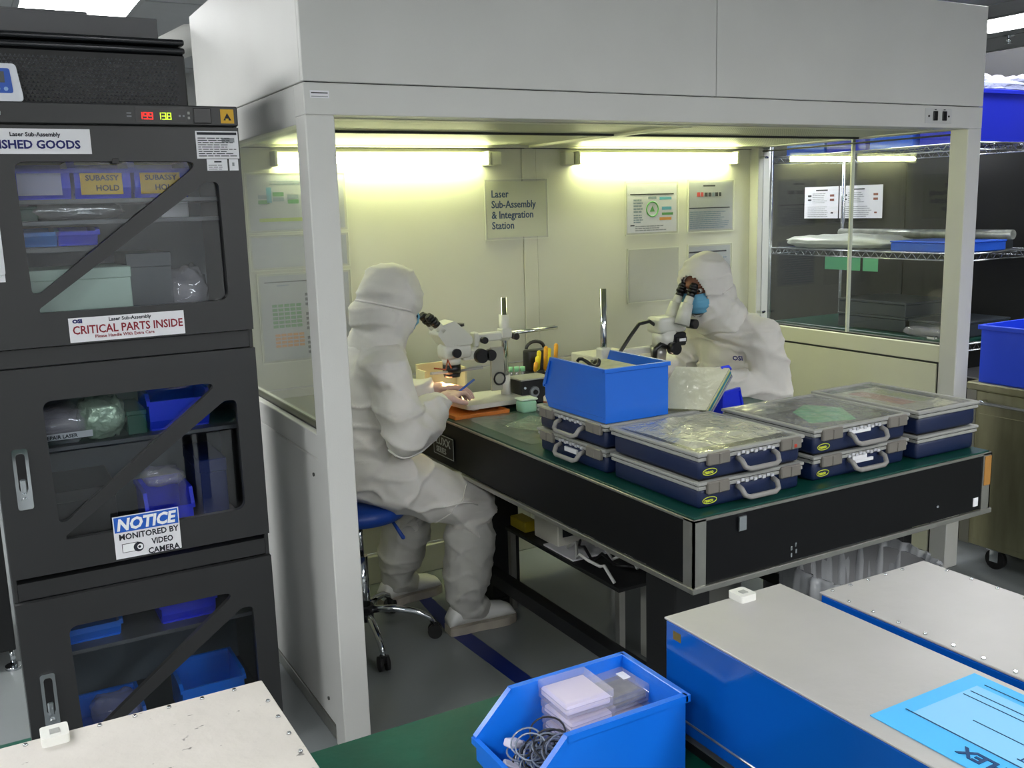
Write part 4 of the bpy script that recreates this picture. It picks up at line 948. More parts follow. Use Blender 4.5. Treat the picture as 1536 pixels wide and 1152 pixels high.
if N1.x < 0: N1 = -N1
for m, nm, o0, tk in cols:
    b = MB(); b.prism([(0, 0), (1, 0), (1, 1), (0, 1)], N1*(o0*1.8), U1, V1, N1, tk*1.8-.0005); part(b, nm, m, lean)
b = MB()
for k in (.25, .75): b.tube([N1*.0+U1*1.0+V1*k, N1*.0+U1*1.06+V1*k, N1*.05+U1*1.06+V1*k, N1*.05+U1*1.0+V1*k], .0035, 6)
b.bm.free(); b = MB(); b.tube([V1+U1*.85, V1*1.06+U1*.95+N1*.01, V1*1.06+U1*.97+N1*.035, V1+U1*.9+N1*.05], .005, 6); part(b, 'blue_clip', BLUED, lean)
stack_bin('parts_bin', 'small blue bin propping the leaning folder on the table', .14, .11, .175, BLUED, (2.14, 2.47, zc), .3)

# clear bags and small tools on the table top
BAGP = clear('tint_bag', 'e4f0ea', 2.4, .1, bump=.8, bscale=40, haze=.2, hazecol='b8d0c8')
crumple(.2, .2, .018, 5, BAGP, 'bubble_bag', 'clear bubble bag lying on the green table near the case stack', (1.75, 2.9, zc+.001), 'bag', .4, 30)
crumple(.3, .5, .01, 12, FILM, 'plastic_sheet', 'thin clear sheet spread over the green table beside the seated worker', (1.62, 2.78, zc+.0005), 'film', .0, 30)
crumple(.35, .22, .02, 15, FILM, 'plastic_sleeve', 'clear sleeves lying behind the cases near the second worker', (2.1, 2.45, zc+.001), 'bag', .1, 30)
gj = thing('green_jar', 'small translucent green plastic jar beside the stand base', 'jar', (1.88, 3.25, zc))
JG = mat('jar_green', 'a2d4b4', .3, sss=.2)
b = MB(); b.box(-.035, .035, -.03, .03, 0, .05, bev=.012, seg=2); part(b, 'body', JG, gj)
b = MB(); b.box(-.038, .038, -.033, .033, .05, .058, bev=.004); part(b, 'lid', mat('jar_lid', 'd8e8da', .35), gj)
ob = thing('solvent_bottle', 'small bottle with a rust-brown label beside the blue bin', 'bottle', (1.955, 3.2, zc))
b = MB(); b.lathe([(.001, 0), (.021, .001), (.022, .01), (.022, .06), (.012, .07), (.012, .08)], n=18); part(b, 'body', mat('bottle_white', 'dad6cc', .3), ob)
b = MB(); b.lathe([(.0225, .012), (.0225, .045)], n=18, caps=False); part(b, 'label', mat('rust_label', 'a04a20', .5), ob)
b = MB(); b.lathe([(.014, .08), (.014, .095), (.001, .096)], n=14); part(b, 'cap', BLKP, ob)
cb = thing('control_box', 'black control box with a round dial on the table behind the jar', 'control box', (2.0, 3.42, zc))
b = MB(); b.box(-.07, .07, -.05, .06, 0, .10, bev=.004); part(b, 'case', BLKP, cb)
b = MB(); b.box(-.075, .075, -.055, .065, .10, .106, bev=.001); part(b, 'top_plate', GREYP, cb)
b = MB(); b.cyl((-.01, -.05, .05), (-.01, -.058, .05), .024, .02, 20); part(b, 'dial', mat('dial_grey', '8a8e92', .3), cb)
b = MB(); b.cyl((-.01, -.058, .05), (-.01, -.066, .05), .011, .009, 14); part(b, 'knob', BLKP, cb)
for dx in (-.055, .04, .055):
    b = MB(); b.cyl((dx, -.05, .07), (dx, -.054, .07), .005); part(b, 'led', mat('led_pale', 'cfd8e8', .2), cb)
for k in range(7):
    yt = thing('yellow_handle_tool', ('short', 'tall', 'leaning', 'middle', 'rear', 'outer', 'last')[k]+' yellow-handled tool in the cluster behind the blue bin', 'tool', (2.072+.017*k, 3.50+.015*(k % 3), zc+.095), 0, 'yellow-handled tools in the black holder')
    hgt = .045+.014*(k % 4)+.007*k
    b = MB(); b.cap((0, 0, .02), .008, (.006, 0, hgt), .010, 8); part(b, 'grip', YTOOL if k % 3 else mat('amber_tool', 'd89a1e', .4), yt)
    b = MB(); b.cyl((0, 0, -.05), (0, 0, .02), .003); part(b, 'shaft', CHROME, yt)
hd = thing('tool_holder', 'black holder block under the yellow-handled tools', 'holder', (2.13, 3.52, zc))
b = MB(); b.box(-.07, .07, -.035, .04, 0, .09, bev=.004); part(b, 'block', BLKP, hd)
b = MB(); b.box(-.072, .072, -.037, .042, .09, .1, bev=.002); part(b, 'lip', BLKP, hd)
tr = thing('tape_dispenser', 'black round-topped tape dispenser behind the yellow tools', 'dispenser', (2.14, 3.61, zc))
b = MB(); b.box(-.05, .05, -.03, .03, 0, .185, bev=.01, seg=2); part(b, 'stand', BLKP, tr)
b = MB(); b.tube([(.045*math.cos(a), 0, .19+.03*math.sin(a)) for a in [PI*i/12 for i in range(13)]], .008, 6); part(b, 'handle', BLKP, tr)
sp = thing('supply_unit', 'cream bench supply unit at the back behind the blue bin', 'equipment', (2.42, 3.5, zc))
b = MB(); b.box(-.1, .13, -.07, .1, 0, .155, bev=.004); part(b, 'case', CREAM, sp)
b = MB(); b.box(-.095, .125, -.073, -.07, .01, .14); part(b, 'front_panel', mat('beige_panel', 'b4b09c', .5), sp)
b = MB(); b.cyl((-.06, -.073, .11), (-.06, -.085, .11), .013); part(b, 'knob', BLKP, sp)
at = thing('amber_tray', 'amber tray lying under the first microscope at the table edge', 'tray', (1.68, 3.42, zc))
b = MB(); b.box(-.1, .14, -.14, .13, 0, .004, bev=.001); part(b, 'base', AMBER, at)
b = MB(); b.box(-.1, .14, -.14, -.134, .004, .014).box(-.1, .14, .124, .13, .004, .014).box(-.1, -.094, -.134, .124, .004, .014).box(.134, .14, -.134, .124, .004, .014); part(b, 'wall', AMBER, at)
lb = thing('light_box', 'pale open box behind the seated worker\'s hand under the scope', 'box', (1.66, 3.72, .86))
lb.location = (1.68, 3.62, zc)
b = MB(); b.box(-.09, .1, .03, .04, 0, .17).box(-.09, -.082, -.05, .03, 0, .15).box(.092, .1, -.05, .03, 0, .15); part(b, 'panel', mat('cream_box', 'd6cfa8', .6), lb)
for k in range(5):
    vt = thing('green_vial', 'little vial with a green cap number'.replace(' number', '')+(' nearest the post', ' beside the dial box', ' at the back', ' in the middle', ' next to the yellow tools')[k], 'vial', (1.95+.024*k, 3.60-.01*k, zc), 0, 'vials behind the control box')
    b = MB(); b.lathe([(.009, 0), (.009, .1), (.006, .105)], n=10); part(b, 'tube', CLEARP, vt)
    b = MB(); b.lathe([(.011, .105), (.011, .125), (.001, .126)], n=10); part(b, 'cap', mat('mint_cap', '8fcfa0', .4), vt)

# ================================================================== MICROSCOPES
WHM = mat('microscope_white', 'c9c9c0', .3, coat=.2)
def eyepieces(t, p, d, sep, m=BLKP):
    p, d, sep = Vector(p), Vector(d).normalized(), Vector(sep)
    for s in (-1, 1):
        q = p+sep*s
        b = MB(); b.cyl(q-d*.035, q, .019, .018, 16); part(b, 'eye_tube', WHM, t)
        b = MB(); b.cyl(q, q+d*.018, .017, .017, 16).cyl(q+d*.018, q+d*.03, .02, .02, 16).cyl(q+d*.03, q+d*.042, .016, .019, 16).cyl(q+d*.042, q+d*.058, .019, .014, 16); part(b, 'eyepiece', m, t)
m1 = thing('boom_microscope', 'white boom stand microscope used by the nearer seated worker', 'microscope', (1.9, 3.45, zc))
L = lambda x, y, z: (x-1.9, y-3.45, z-zc)
b = MB(); b.prism(rpoly([(-.24, -.13), (.06, -.13), (.07, .10), (-.2, .12), (-.26, .02)], .02, 4), (0, 0, .022), (1, 0, 0), (0, 1, 0), (0, 0, 1), .018); part(b, 'base_plate', WHM, m1)
for q in ((-.2, -.1), (.04, -.1), (.04, .07), (-.18, .08)):
    b = MB(); b.box(q[0]-.014, q[0]+.014, q[1]-.014, q[1]+.014, 0.0145 if q[0] < -.1 else 0, .023, bev=.002); part(b, 'foot', WHM, m1)
b = MB(); b.cyl((0, 0, .04), (0, 0, .12), .022, .019, 20); part(b, 'post_socket', WHM, m1)
b = MB(); b.cyl((0, 0, .1), (0, 0, .44), .0135, n=20); part(b, 'post', CHROME, m1)
b = MB(); b.cyl((0, 0, .265), (0, 0, .37), .021, n=20).box(-.024, .024, -.026, .02, .275, .315, bev=.004); part(b, 'clamp', WHM, m1)
b = MB(); b.box(-.135, -.018, -.018, .018, .268, .303, bev=.005).box(-.15, -.125, -.02, .02, .25, .31, bev=.005); part(b, 'arm', WHM, m1)
for dy in (-.009, .009):
    b = MB(); b.cyl((.015, dy, .29), (.25, dy, .297), .007, n=12); part(b, 'boom_rod', CHROME, m1)
for c in ((-.11, -.03, .277), (.035, -.03, .28)):
    b = MB(); b.cyl((c[0], c[1]+.012, c[2]), (c[0], c[1]-.012, c[2]), .014, n=10); part(b, 'knob', BLKP, m1)
b = MB(); b.cyl((-.14, 0, .25), (-.14, 0, .21), .013).box(-.2, -.12, -.02, .02, .20, .24, bev=.004); part(b, 'focus_mount', WHM, m1)
for (xx, rr) in ((-.125, .03), (-.085, .024)):
    b = MB(); b.cyl((xx, -.02, .215), (xx, -.045, .215), rr, rr*.93, 24); part(b, 'focus_knob', BLKP, m1)
b = MB(); b.box(-.07, -.0, -.008, .006, .06, .24, bev=.003); part(b, 'back_plate', mat('grey_plate', '9a9a8e', .4), m1)
b = MB(); b.tube([(-.035+.025*math.cos(a), -.014, .11+.025*math.sin(a)) for a in [2*PI*i/14 for i in range(14)]], .004, 6, True); part(b, 'cable_ring', BLKP, m1)
# optical head
hx = 1.655
def HD(b, name, m=WHM): return part(b, name, m, m1)
b = MB(); b.cyl(L(hx, 3.45, 1.035), L(hx, 3.45, 1.06), .034, .04, 24).cyl(L(hx, 3.45, 1.06), L(hx, 3.45, 1.12), .042, .046, 24).box(hx-1.9-.045, hx-1.9+.075, -.042, .042, .215, .27, bev=.012, seg=2); HD(b, 'zoom_body')
b = MB(); b.prism(rpoly([(-.04, .0), (.075, .0), (.075, .03), (.0, .10), (-.055, .085), (-.075, .05)], .012, 4), (hx-1.9, -.045, .268), (1, 0, 0), (0, 0, 1), (0, 1, 0), .09); HD(b, 'binocular_head')
b = MB(); b.cyl(L(hx-.0, 3.405, 1.085), L(hx, 3.39, 1.085), .018, n=18); HD(b, 'zoom_knob', BLKP)
b = MB(); b.cyl(L(hx+.035, 3.45, 1.185), L(hx+.035, 3.45, 1.195), .026, n=18); HD(b, 'camera_port', BLKP)
b = MB(); b.cyl(L(hx, 3.45, .985), L(hx, 3.45, 1.0), .032, .035, 24).cyl(L(hx, 3.45, 1.0), L(hx, 3.45, 1.035), .037, .036, 24); HD(b, 'objective', BLKP)
for s in (-1, 1):
    b = MB(); b.cyl(L(hx+s*.03, 3.43, 1.008), L(hx+s*.115, 3.40, 1.016), .0055, n=10); HD(b, 'light_arm', WHM if s < 0 else GREYP)
b = MB(); b.tube([L(hx-.1, 3.40, 1.035), L(hx-.05, 3.4, 1.025), L(hx-.035, 3.41, 1.06), L(hx-.02, 3.41, 1.025)], .0035, 6); HD(b, 'wire', mat('copper_wire', '9a4a22', .4))
eyepieces(m1, L(1.585, 3.45, 1.20), (-.7, -.05, .72), (0, .03, 0))
# its warm illuminator
ld = bpy.data.lights.new('illuminator', 'SPOT'); ld.energy = 24; ld.color = (1, .62, .30); ld.spot_size = 2.4; ld.spot_blend = .8; ld.shadow_soft_size = .025
lo = bpy.data.objects.new('illuminator', ld); COL.objects.link(lo); lo.parent = m1; lo.location = L(hx-.02, 3.45, .975); lo.rotation_euler = (0, .25, 0)
m2 = thing('boom_microscope', 'white boom stand microscope used by the farther masked worker', 'microscope', (2.22, 3.2, zc))
L2 = lambda x, y, z: (x-2.22, y-3.2, z-zc)
b = MB(); b.prism(rpoly([(-.08, -.1), (.3, -.1), (.3, .1), (-.08, .1)], .02, 4), (0, 0, 0), (1, 0, 0), (0, 1, 0), (0, 0, 1), .03); part(b, 'base_plate', WHM, m2)
b = MB(); b.cyl((0, 0, .03), (0, 0, .09), .022, .019, 18); part(b, 'post_socket', WHM, m2)
b = MB(); b.cyl((0, 0, .08), (0, 0, .47), .0135, n=20); part(b, 'post', CHROME, m2)
b = MB(); b.box(-.024, .024, -.024, .024, .17, .23, bev=.005); part(b, 'clamp', WHM, m2)
b = MB(); b.box(.02, .25, -.016, .016, .185, .215, bev=.005); part(b, 'arm', WHM, m2)
hx2, hy2 = 2.505, 3.17
b = MB(); b.cyl(L2(hx2-.03, hy2, 1.00), L2(hx2-.03, hy2, 1.06), .03, .036, 22); part(b, 'objective', mat('grey_metal', '9c9c98', .3, .4), m2)
b = MB(); b.cyl(L2(hx2, hy2, 1.06), L2(hx2, hy2, 1.125), .05, .052, 26); part(b, 'zoom_body', WHM, m2)
b = MB(); b.box(*[a for a in (hx2-2.22-.06, hx2-2.22+.085, hy2-3.2-.05, hy2-3.2+.05)], 1.115-zc, 1.185-zc, bev=.018, seg=3); part(b, 'binocular_head', WHM, m2)
b = MB(); b.box(hx2-2.22+.02, hx2-2.22+.075, hy2-3.2-.056, hy2-3.2-.049, 1.075-zc, 1.098-zc, bev=.002).box(hx2-2.22-.0, hx2-2.22+.08, hy2-3.2-.05, hy2-3.2+.05, 1.06-zc, 1.115-zc, bev=.006); part(b, 'magnification_scale', BLKP, m2)
b = MB(); b.box(hx2-2.22+.035, hx2-2.22+.068, hy2-3.2-.0575, hy2-3.2-.0562, 1.08-zc, 1.092-zc); part(b, 'scale_label', PAPER, m2)
b = MB(); b.cyl(L2(hx2-.0, hy2-.05, 1.055), L2(hx2, hy2-.085, 1.055), .026, .024, 22); part(b, 'focus_knob', BLKP, m2)
b = MB(); b.cyl(L2(hx2+.11, hy2-.02, 1.145), L2(hx2+.12, hy2-.06, 1.145), .02, n=18); part(b, 'zoom_knob', BLKP, m2)
b = MB(); b.tube([L2(hx2-.02, hy2-.04, 1.06), L2(hx2-.06, hy2-.05, 1.075), L2(hx2-.085, hy2-.05, 1.06), L2(hx2-.09, hy2-.05, 1.02)], .011, 8); part(b, 'bent_arm', BLKP, m2)
b = MB(); b.tube([L2(2.20, 3.12, .95), L2(2.24, 3.12, 1.06), L2(2.30, 3.13, 1.12), L2(2.36, 3.15, 1.165), L2(2.42, 3.16, 1.17), L2(2.455, 3.165, 1.15)], .008, 8); part(b, 'light_hose', BLKP, m2)
eyepieces(m2, L2(2.583, 3.135, 1.262), (.42, -.02, .9), (-.004, .031, 0))
b = MB(); b.cyl(L2(2.535, 3.17, 1.15), L2(2.566, 3.166, 1.235), .032, .026, 18).cyl(L2(2.54, 3.10, 1.15), L2(2.57, 3.104, 1.235), .032, .026, 18); part(b, 'eye_housing', WHM, m2)
ld = bpy.data.lights.new('illuminator', 'SPOT'); ld.energy = 8; ld.color = (1, .78, .6); ld.spot_size = 1.8; ld.spot_blend = .8; ld.shadow_soft_size = .02
lo = bpy.data.objects.new('illuminator', ld); COL.objects.link(lo); lo.parent = m2; lo.location = L2(hx2-.03, hy2, .99)

# ================================================================== STOOL
stl = thing('lab_stool', 'blue-seated stool on a chrome star base under the nearer worker', 'stool', (1.2, 3.37, 0))
b = MB(); b.lathe([(.02, .0), (.14, .0), (.175, .012), (.19, .035), (.19, .055), (.17, .07), (.10, .078), (.001, .08)], (0, 0, .50), n=32, sx=1, sy=1); part(b, 'seat', SEATB, stl)
b = MB(); b.box(-.1, .1, -.08, .08, .485, .503, bev=.003); part(b, 'seat_plate', BLKP, stl)
b = MB(); b.cap((.1, -.10, .49), .006, (.12, -.14, .44), .008); part(b, 'lever', SEATB, stl)
b = MB(); b.cyl((0, 0, .33), (0, 0, .49), .013, n=18); part(b, 'piston', CHROME, stl)
b = MB(); b.cyl((0, 0, .11), (0, 0, .35), .026, n=22); part(b, 'column', CHROME, stl)
b = MB(); b.cyl((0, 0, .09), (0, 0, .15), .036, n=18); part(b, 'hub', BLKP, stl)
for k in range(5):
    a = math.radians(-25+72*k); R = .27; dx, dy = math.cos(a), math.sin(a)
    b = MB(); b.tube([(dx*.03, dy*.03, .13), (dx*.12, dy*.12, .128), (dx*.2, dy*.2, .11), (dx*.25, dy*.25, .085), (dx*R, dy*R, .055)], [.016, .015, .013, .012, .01], 10); part(b, 'base_arm', CHROME, stl)
    b = MB(); px, py = -dy, dx
    for s in (-1, 1): b.cyl((dx*R+px*.006*s, dy*R+py*.006*s, .028), (dx*R+px*.02*s, dy*R+py*.02*s, .028), .028, n=16)
    b.box(dx*R-.012, dx*R+.012, dy*R-.012, dy*R+.012, .03, .06, bev=.003); part(b, 'caster', RUBBER, stl)

# ================================================================== WORKERS
def foldfn(amp, k=(9, 9, 22), seed=0.0, fine=.35):
    sd = Vector((seed, seed*.7, seed*1.3))
    def fn(c, n):
        p = Vector((c.x*k[0], c.y*k[1], c.z*k[2]))+sd
        q = Vector((c.x*k[2]*.7+c.z*8, c.y*k[1], c.z*k[0]))+sd*2
        p = p+Vector((noise.noise(c*6), noise.noise(c*6+sd), 0))*.8
        a = 1-abs(noise.noise(p))*2.0; b_ = 1-abs(noise.noise(q*.8))*2.0
        return amp*(max(a, 0)**4*.8+max(b_, 0)**4*.7+fine*.5*noise.noise(c*14))
    return fn
def hand(parent, name, wrist, d, n, curl, side, m=GLOVE, size=1.0):
    """wrist point, finger direction d, palm normal n; side=+1 thumb along n x d"""
    d = Vector(d).normalized(); n = Vector(n); n = (n-d*n.dot(d)).normalized(); s = n.cross(d)*side
    W = Vector(wrist); b = MB(); z = size
    R3 = Matrix((d, s, n)).transposed()
    b.ball(W+d*.048*z, .046*z, .040*z, .016*z, 14, R3); b.cap(W-d*.02, .025*z, W+d*.02*z, .026*z)
    for i, (off, ln) in enumerate(((.028, .074), (.010, .082), (-.009, .077), (-.027, .060))):
        p = W+d*.082*z+s*off*z; dirv = (d+s*off*1.5).normalized(); r_ = .0092*z
        for j, fr in enumerate((.44, .32, .24)):
            ang = curl*(0.55+.35*j)*(1+.08*i)
            dirv = (dirv*math.cos(ang)+n*math.sin(ang)).normalized()
            q = p+dirv*ln*fr*z; b.cap(p, r_, q, r_*.92, 10); p = q; r_ *= .92
        W2 = W+d*.03*z+s*off*.7*z; b.cap(W2, .011*z, W+d*.082*z+s*off*z, .0098*z, 10)
    p = W+d*.022*z+s*.026*z; dv = (d*.55+s*.7+n*.45).normalized(); b.cap(W+d*.01*z+s*.01*z, .017*z, p, .015*z)
    q = p+dv*.034*z; b.cap(p, .0135*z, q, .0115*z); dv = (dv*.7+d*.6+n*.2).normalized(); b.cap(q, .0112*z, q+dv*.030*z, .0095*z)
    return remeshed(b, name, m, parent, voxel=.0032, smooth=2)
def worker(name, label, root, J, face, seed, hood_dir, sitting=True):
    t = thing(name, label, 'person', root)
    R = Vector(root); P = {k: Vector(v)-R for k, v in J.items()}
    f_ = Vector(face).normalized(); hd_ = P['head']
    side = Vector((0, 0, 1)).cross(f_).normalized(); upv = f_.cross(side)*1
    if upv.z < 0: upv = -upv
    RM = Matrix((f_, side, upv)).transposed()
    # skin: head, neck and shoulders in one surface
    b = MB(); b.ball(hd_+upv*.02, .094, .074, .098, 18, RM); b.ball(hd_+f_*.022-upv*.058, .062, .054, .056, 16, RM)
    b.cap(hd_+f_*.085-upv*.01, .011, hd_+f_*.104-upv*.032, .013, 10)      # nose
    for s in (-1, 1):
        b.ball(hd_+side*s*.076-upv*.01, .02, .009, .03, 10, RM)          # ears
        b.ball(hd_+f_*.07+side*s*.045-upv*.035, .022, .02, .022, 10, RM)   # cheeks
    b.ball(hd_+f_*.083+upv*.028, .014, .055, .010, 12, RM)                # brow
    b.ball(hd_+f_*.086-upv*.066, .011, .026, .010, 12, RM)               # lips
    b.cap(hd_-upv*.06-f_*.01, .055, P['neck']-Vector((0, 0, .03)), .058)
    b.cap(P['shR'], .05, P['shL'], .05); b.cap(P['neck']-Vector((0, 0, .03)), .06, P['chest'], .09)
    body = remeshed(b, 'body', SKIN, t, voxel=.006, smooth=3)
    for s in (-1, 1):
        b = MB(); c = hd_+f_*.083+side*s*.031+upv*.008; b.ball(c-f_*.002, .0105, n=14); e = part(b, 'eye', mat('eye_white', 'dcdcd8', .2), t)
        b = MB(); b.ball(c+f_*.0045, .0062, n=10); part(b, 'iris', mat('iris_dark', '2a1a12', .2), e)
    b = MB(); b.ball(hd_+upv*.045-f_*.012, .092, .079, .088, 16, RM); remeshed(b, 'hair', mat('black_hair', '15110f', .6), t, voxel=.009, smooth=2)
    # face mask
    b = MB()
    def mf(uu, vv):
        a = (uu-.5)*1.7; z = -.088+.085*vv; bul = .014*math.sin(PI*vv)+.002*math.sin(vv*22)
        rr = .096+bul-abs(z+.045)*.1; return hd_+f_*(rr*math.cos(a)*1.02+.010)+side*(rr*.84*math.sin(a))+upv*z
    b.grid(mf, 20, 14); part(b, 'face_mask', MASK, t)
    # suit
    b = MB()
    pel, ch, nk = P['pelvis'], P['chest'], P['neck']
    ax = (P['shR']-P['shL']).normalized()
    def ell(c, a_, w_, h_): 
        fx = ax.cross(Vector((0, 0, 1))).normalized(); b.ball(c, a_, w_, h_, 18, Matrix((fx, ax, fx.cross(ax))).transposed())
    ell(pel+Vector((0, 0, .02)), .15, .19, .13); ell(pel.lerp(ch, .35), .145, .175, .14); ell(pel.lerp(ch, .7), .142, .18, .15); ell(ch, .135, .19, .14)
    b.cap(ch+Vector((0, 0, .05)), .11, nk, .075, 14)
    for s in ('R', 'L'):
        sh, el, wr = P['sh'+s], P['el'+s], P['wr'+s]
        b.cap(nk-Vector((0, 0, .03)), .07, sh, .078, 14); b.cap(ch.lerp(sh, .6), .10, sh, .078, 14)
        b.cap(sh, .080, sh.lerp(el, .5), .078, 14); b.cap(sh.lerp(el, .5), .078, el, .070, 14)
        b.cap(el, .070, el.lerp(wr, .55), .066, 14); b.cap(el.lerp(wr, .55), .066, el.lerp(wr, .9), .050, 14); b.cap(el.lerp(wr, .9), .040, wr, .032, 12)
        hp, kn, an = P['hp'+s], P['kn'+s], P['an'+s]
        b.cap(hp, .118, hp.lerp(kn, .5), .105, 14); b.cap(hp.lerp(kn, .5), .105, kn, .083, 14)
        b.cap(kn, .083, kn.lerp(an, .45), .068, 14)
        b.cap(pel, .12, hp, .118, 14)
    suit = remeshed(b, 'suit', SUIT, t, voxel=.0085, smooth=5, disp=foldfn(.016, (3.0, 3.0, 12), seed))
    # sewn seams that lie on the cloth
    from mathutils.bvhtree import BVHTree
    bvh = BVHTree.FromPolygons([v.co for v in suit.data.vertices], [list(p_.vertices) for p_ in suit.data.polygons])
    def seam(pts, closed=False, rad=.0028, nm='seam'):
        out = []; N_ = len(pts)
        for i in range(N_ if closed else N_-1):
            for k in range(6):
                q = pts[i].lerp(pts[(i+1) % N_], k/6); c_, n_, _, _ = bvh.find_nearest(q)
                if c_ is not None: out.append(c_+n_*.0012)
        if any((out[i]-out[i-1]).length > .05 for i in range(1, len(out))): closed = False
        runs = [[out[0]]]
        for a_, c_ in zip(out, out[1:]):
            if (c_-a_).length > .05: runs.append([])
            runs[-1].append(c_)
        run = max(runs, key=len)
        for _ in range(3): run = [run[0]]+[(run[i-1]+run[i]*2+run[i+1])/4 for i in range(1, len(run)-1)]+[run[-1]]
        b = MB(); b.tube(run, rad, 5, closed and len(runs) == 1); part(b, nm, SUITS, t)
    def ringpts(c, axis, rx, n=20):
        axis = axis.normalized(); a1 = axis.orthogonal().normalized(); a2 = axis.cross(a1)
        return [c+(a1*math.cos(2*PI*i/n)+a2*math.sin(2*PI*i/n))*rx for i in range(n)]
    for s in ('R', 'L'):
        hp, kn = P['hp'+s], P['kn'+s]; out_ = (P['sh'+s]-P['sh'+('L' if s == 'R' else 'R')]).normalized()
        seam([hp+out_*.2+Vector((0, 0, .08)), hp.lerp(kn, .35)+out_*.2+Vector((0, 0, .02)), hp.lerp(kn, .7)+out_*.2, kn+out_*.15])
        seam(ringpts(hp.lerp(kn, .72), kn-hp+Vector((0, 0, -.1)), .12), True)
    seam(ringpts(pel.lerp(ch, .28), Vector((0, 0, 1)), .3, 28), True, .004, 'waist_elastic')
    # cuffs, boot covers, shoes
    for s in ('R', 'L'):
        wr, el = P['wr'+s], P['el'+s]; dd = (wr-el).normalized()
        b = MB(); b.cyl(wr-dd*.012, wr+dd*.008, .034, .033, 20); part(b, 'cuff', SUITS, t)
        hp, kn, an, toe = P['hp'+s], P['kn'+s], P['an'+s], P['toe'+s]
        # boot cover over shin
        b = MB(); k2 = kn.lerp(an, .12)
        b.cap(k2, .078, kn.lerp(an, .32), .098, 14); b.cap(kn.lerp(an, .32), .098, kn.lerp(an, .7), .092, 14); b.cap(kn.lerp(an, .7), .092, kn.lerp(an, .93), .070, 14); b.cap(kn.lerp(an, .93), .070, an+Vector((0, 0, .0)), .055, 14)
        fd = (toe-an); fd.z = 0; fd.normalize(); b.cap(an-Vector((0, 0, .01)), .055, an+fd*.06-Vector((0, 0, .03)), .050, 14)
        bo = remeshed(b, 'boot_cover', BOOT, t, voxel=.008, smooth=4, disp=foldfn(.010, (5, 5, 11), seed+3))
        d2 = kn-an; d2.normalize()
        b = MB(); c = k2+d2*.055; ring = []
        o1 = d2.orthogonal().normalized(); o2 = d2.cross(o1)
        b.tube([c+(o1*math.cos(a)+o2*math.sin(a))*.078 for a in [2*PI*i/24 for i in range(24)]], .007, 6, True); part(b, 'elastic_band', SUITS, t)
        # shoe
        lat = Vector((0, 0, 1)).cross(fd); g = Vector((an.x, an.y, -R.z))
        def sw(q): return (.034, .042, .040, .036, .040, .047, .048, .042, .026)[q]
        xs = (-.075, -.055, -.02, .02, .07, .12, .165, .195, .212)
        b = MB(); rings = []
        tops = (.07, .105, .12, .122, .108, .094, .084, .068, .040)
        for q, x in enumerate(xs):
            rg = []
            for k in range(14):
                a = 2*PI*k/14; yy = math.sin(a)*sw(q); zz = .022+(tops[q]-.022)*(.5+.5*math.cos(a))**.8
                rg.append(b.bm.verts.new(g+fd*x+lat*yy+Vector((0, 0, zz))))
            rings.append(rg)
        for A, B in zip(rings, rings[1:]): b._tag([b.bm.faces.new((A[k], A[(k+1) % 14], B[(k+1) % 14], B[k])) for k in range(14)], True)
        b._tag([b.bm.faces.new(rings[0][::-1]), b.bm.faces.new(rings[-1])], True)
        so = part(b, 'shoe', SHOE, t)
        pl_ = [(-.078, .03), (-.07, .04), (-.02, .046), (.04, .042), (.12, .052), (.17, .052), (.205, .036), (.22, .014)]
        pl_ = rpoly(pl_+[(a, -c_) for a, c_ in pl_[::-1]], .01, 3)
        b = MB(); b.prism(pl_, g, fd, lat, Vector((0, 0, 1)), .032); part(b, 'sole', SOLE, so)
    # hood
    b = MB(); b.ball(hd_+upv*.018-f_*.008, .122, .104, .117, 20, RM); b.ball(hd_-upv*.06-f_*.002, .106, .098, .09, 18, RM); b.ball(hd_-upv*.065-f_*.05, .098, .10, .075, 18, RM)
    b.cap(hd_-upv*.09-f_*.01, .10, nk-Vector((0, 0, .0)), .105, 16); b.cap(nk+ax*.05, .085, nk-ax*.05, .085, 14)
    hood = remeshed(b, 'hood', SUIT, t, voxel=.008, smooth=4, disp=foldfn(.010, (4, 4, 13), seed+7, .5))
    # cut the face opening and give the cloth thickness
    bm = bmesh.new(); bm.from_mesh(hood.data)
    cut = []
    for v in bm.verts:
        q = RM.transposed() @ (v.co-hd_)
        if q.x > .035 and (q.y/.062)**2+((q.z+.014)/.088)**2 < 1: cut.append(v)
    bmesh.ops.delete(bm, geom=cut, context='VERTS'); 
    loose = [v for v in bm.verts if not v.link_faces]
    bmesh.ops.delete(bm, geom=loose, context='VERTS')
    bmesh.ops.solidify(bm, geom=bm.faces[:], thickness=.003)
    bm.to_mesh(hood.data); bm.free()
    hood.data.polygons.foreach_set('use_smooth', [True]*len(hood.data.polygons))
    ring = []
    for i in range(40):
        a = 2*PI*i/40
        if math.cos(a) > .45: continue
        dv_ = f_*math.cos(a)*.118+side*math.sin(a)*.104
        ring.append((a, dv_))
    ring.sort(key=lambda q: q[0])
    b = MB(); b.tube([hd_+dv_*1.03-upv*.022-f_*.008 for a, dv_ in ring], .0045, 6); part(b, 'hood_seam', SUITS, hood)
    b = MB(); b.tube([hd_+f_*.085+side*(.064*math.cos(a))+upv*(-.014+.09*math.sin(a))-f_*(.02*abs(math.cos(a))) for a in [2*PI*i/28 for i in range(28)]], .0045, 6, True); part(b, 'hood_hem', SUITS, hood)
    return t, P
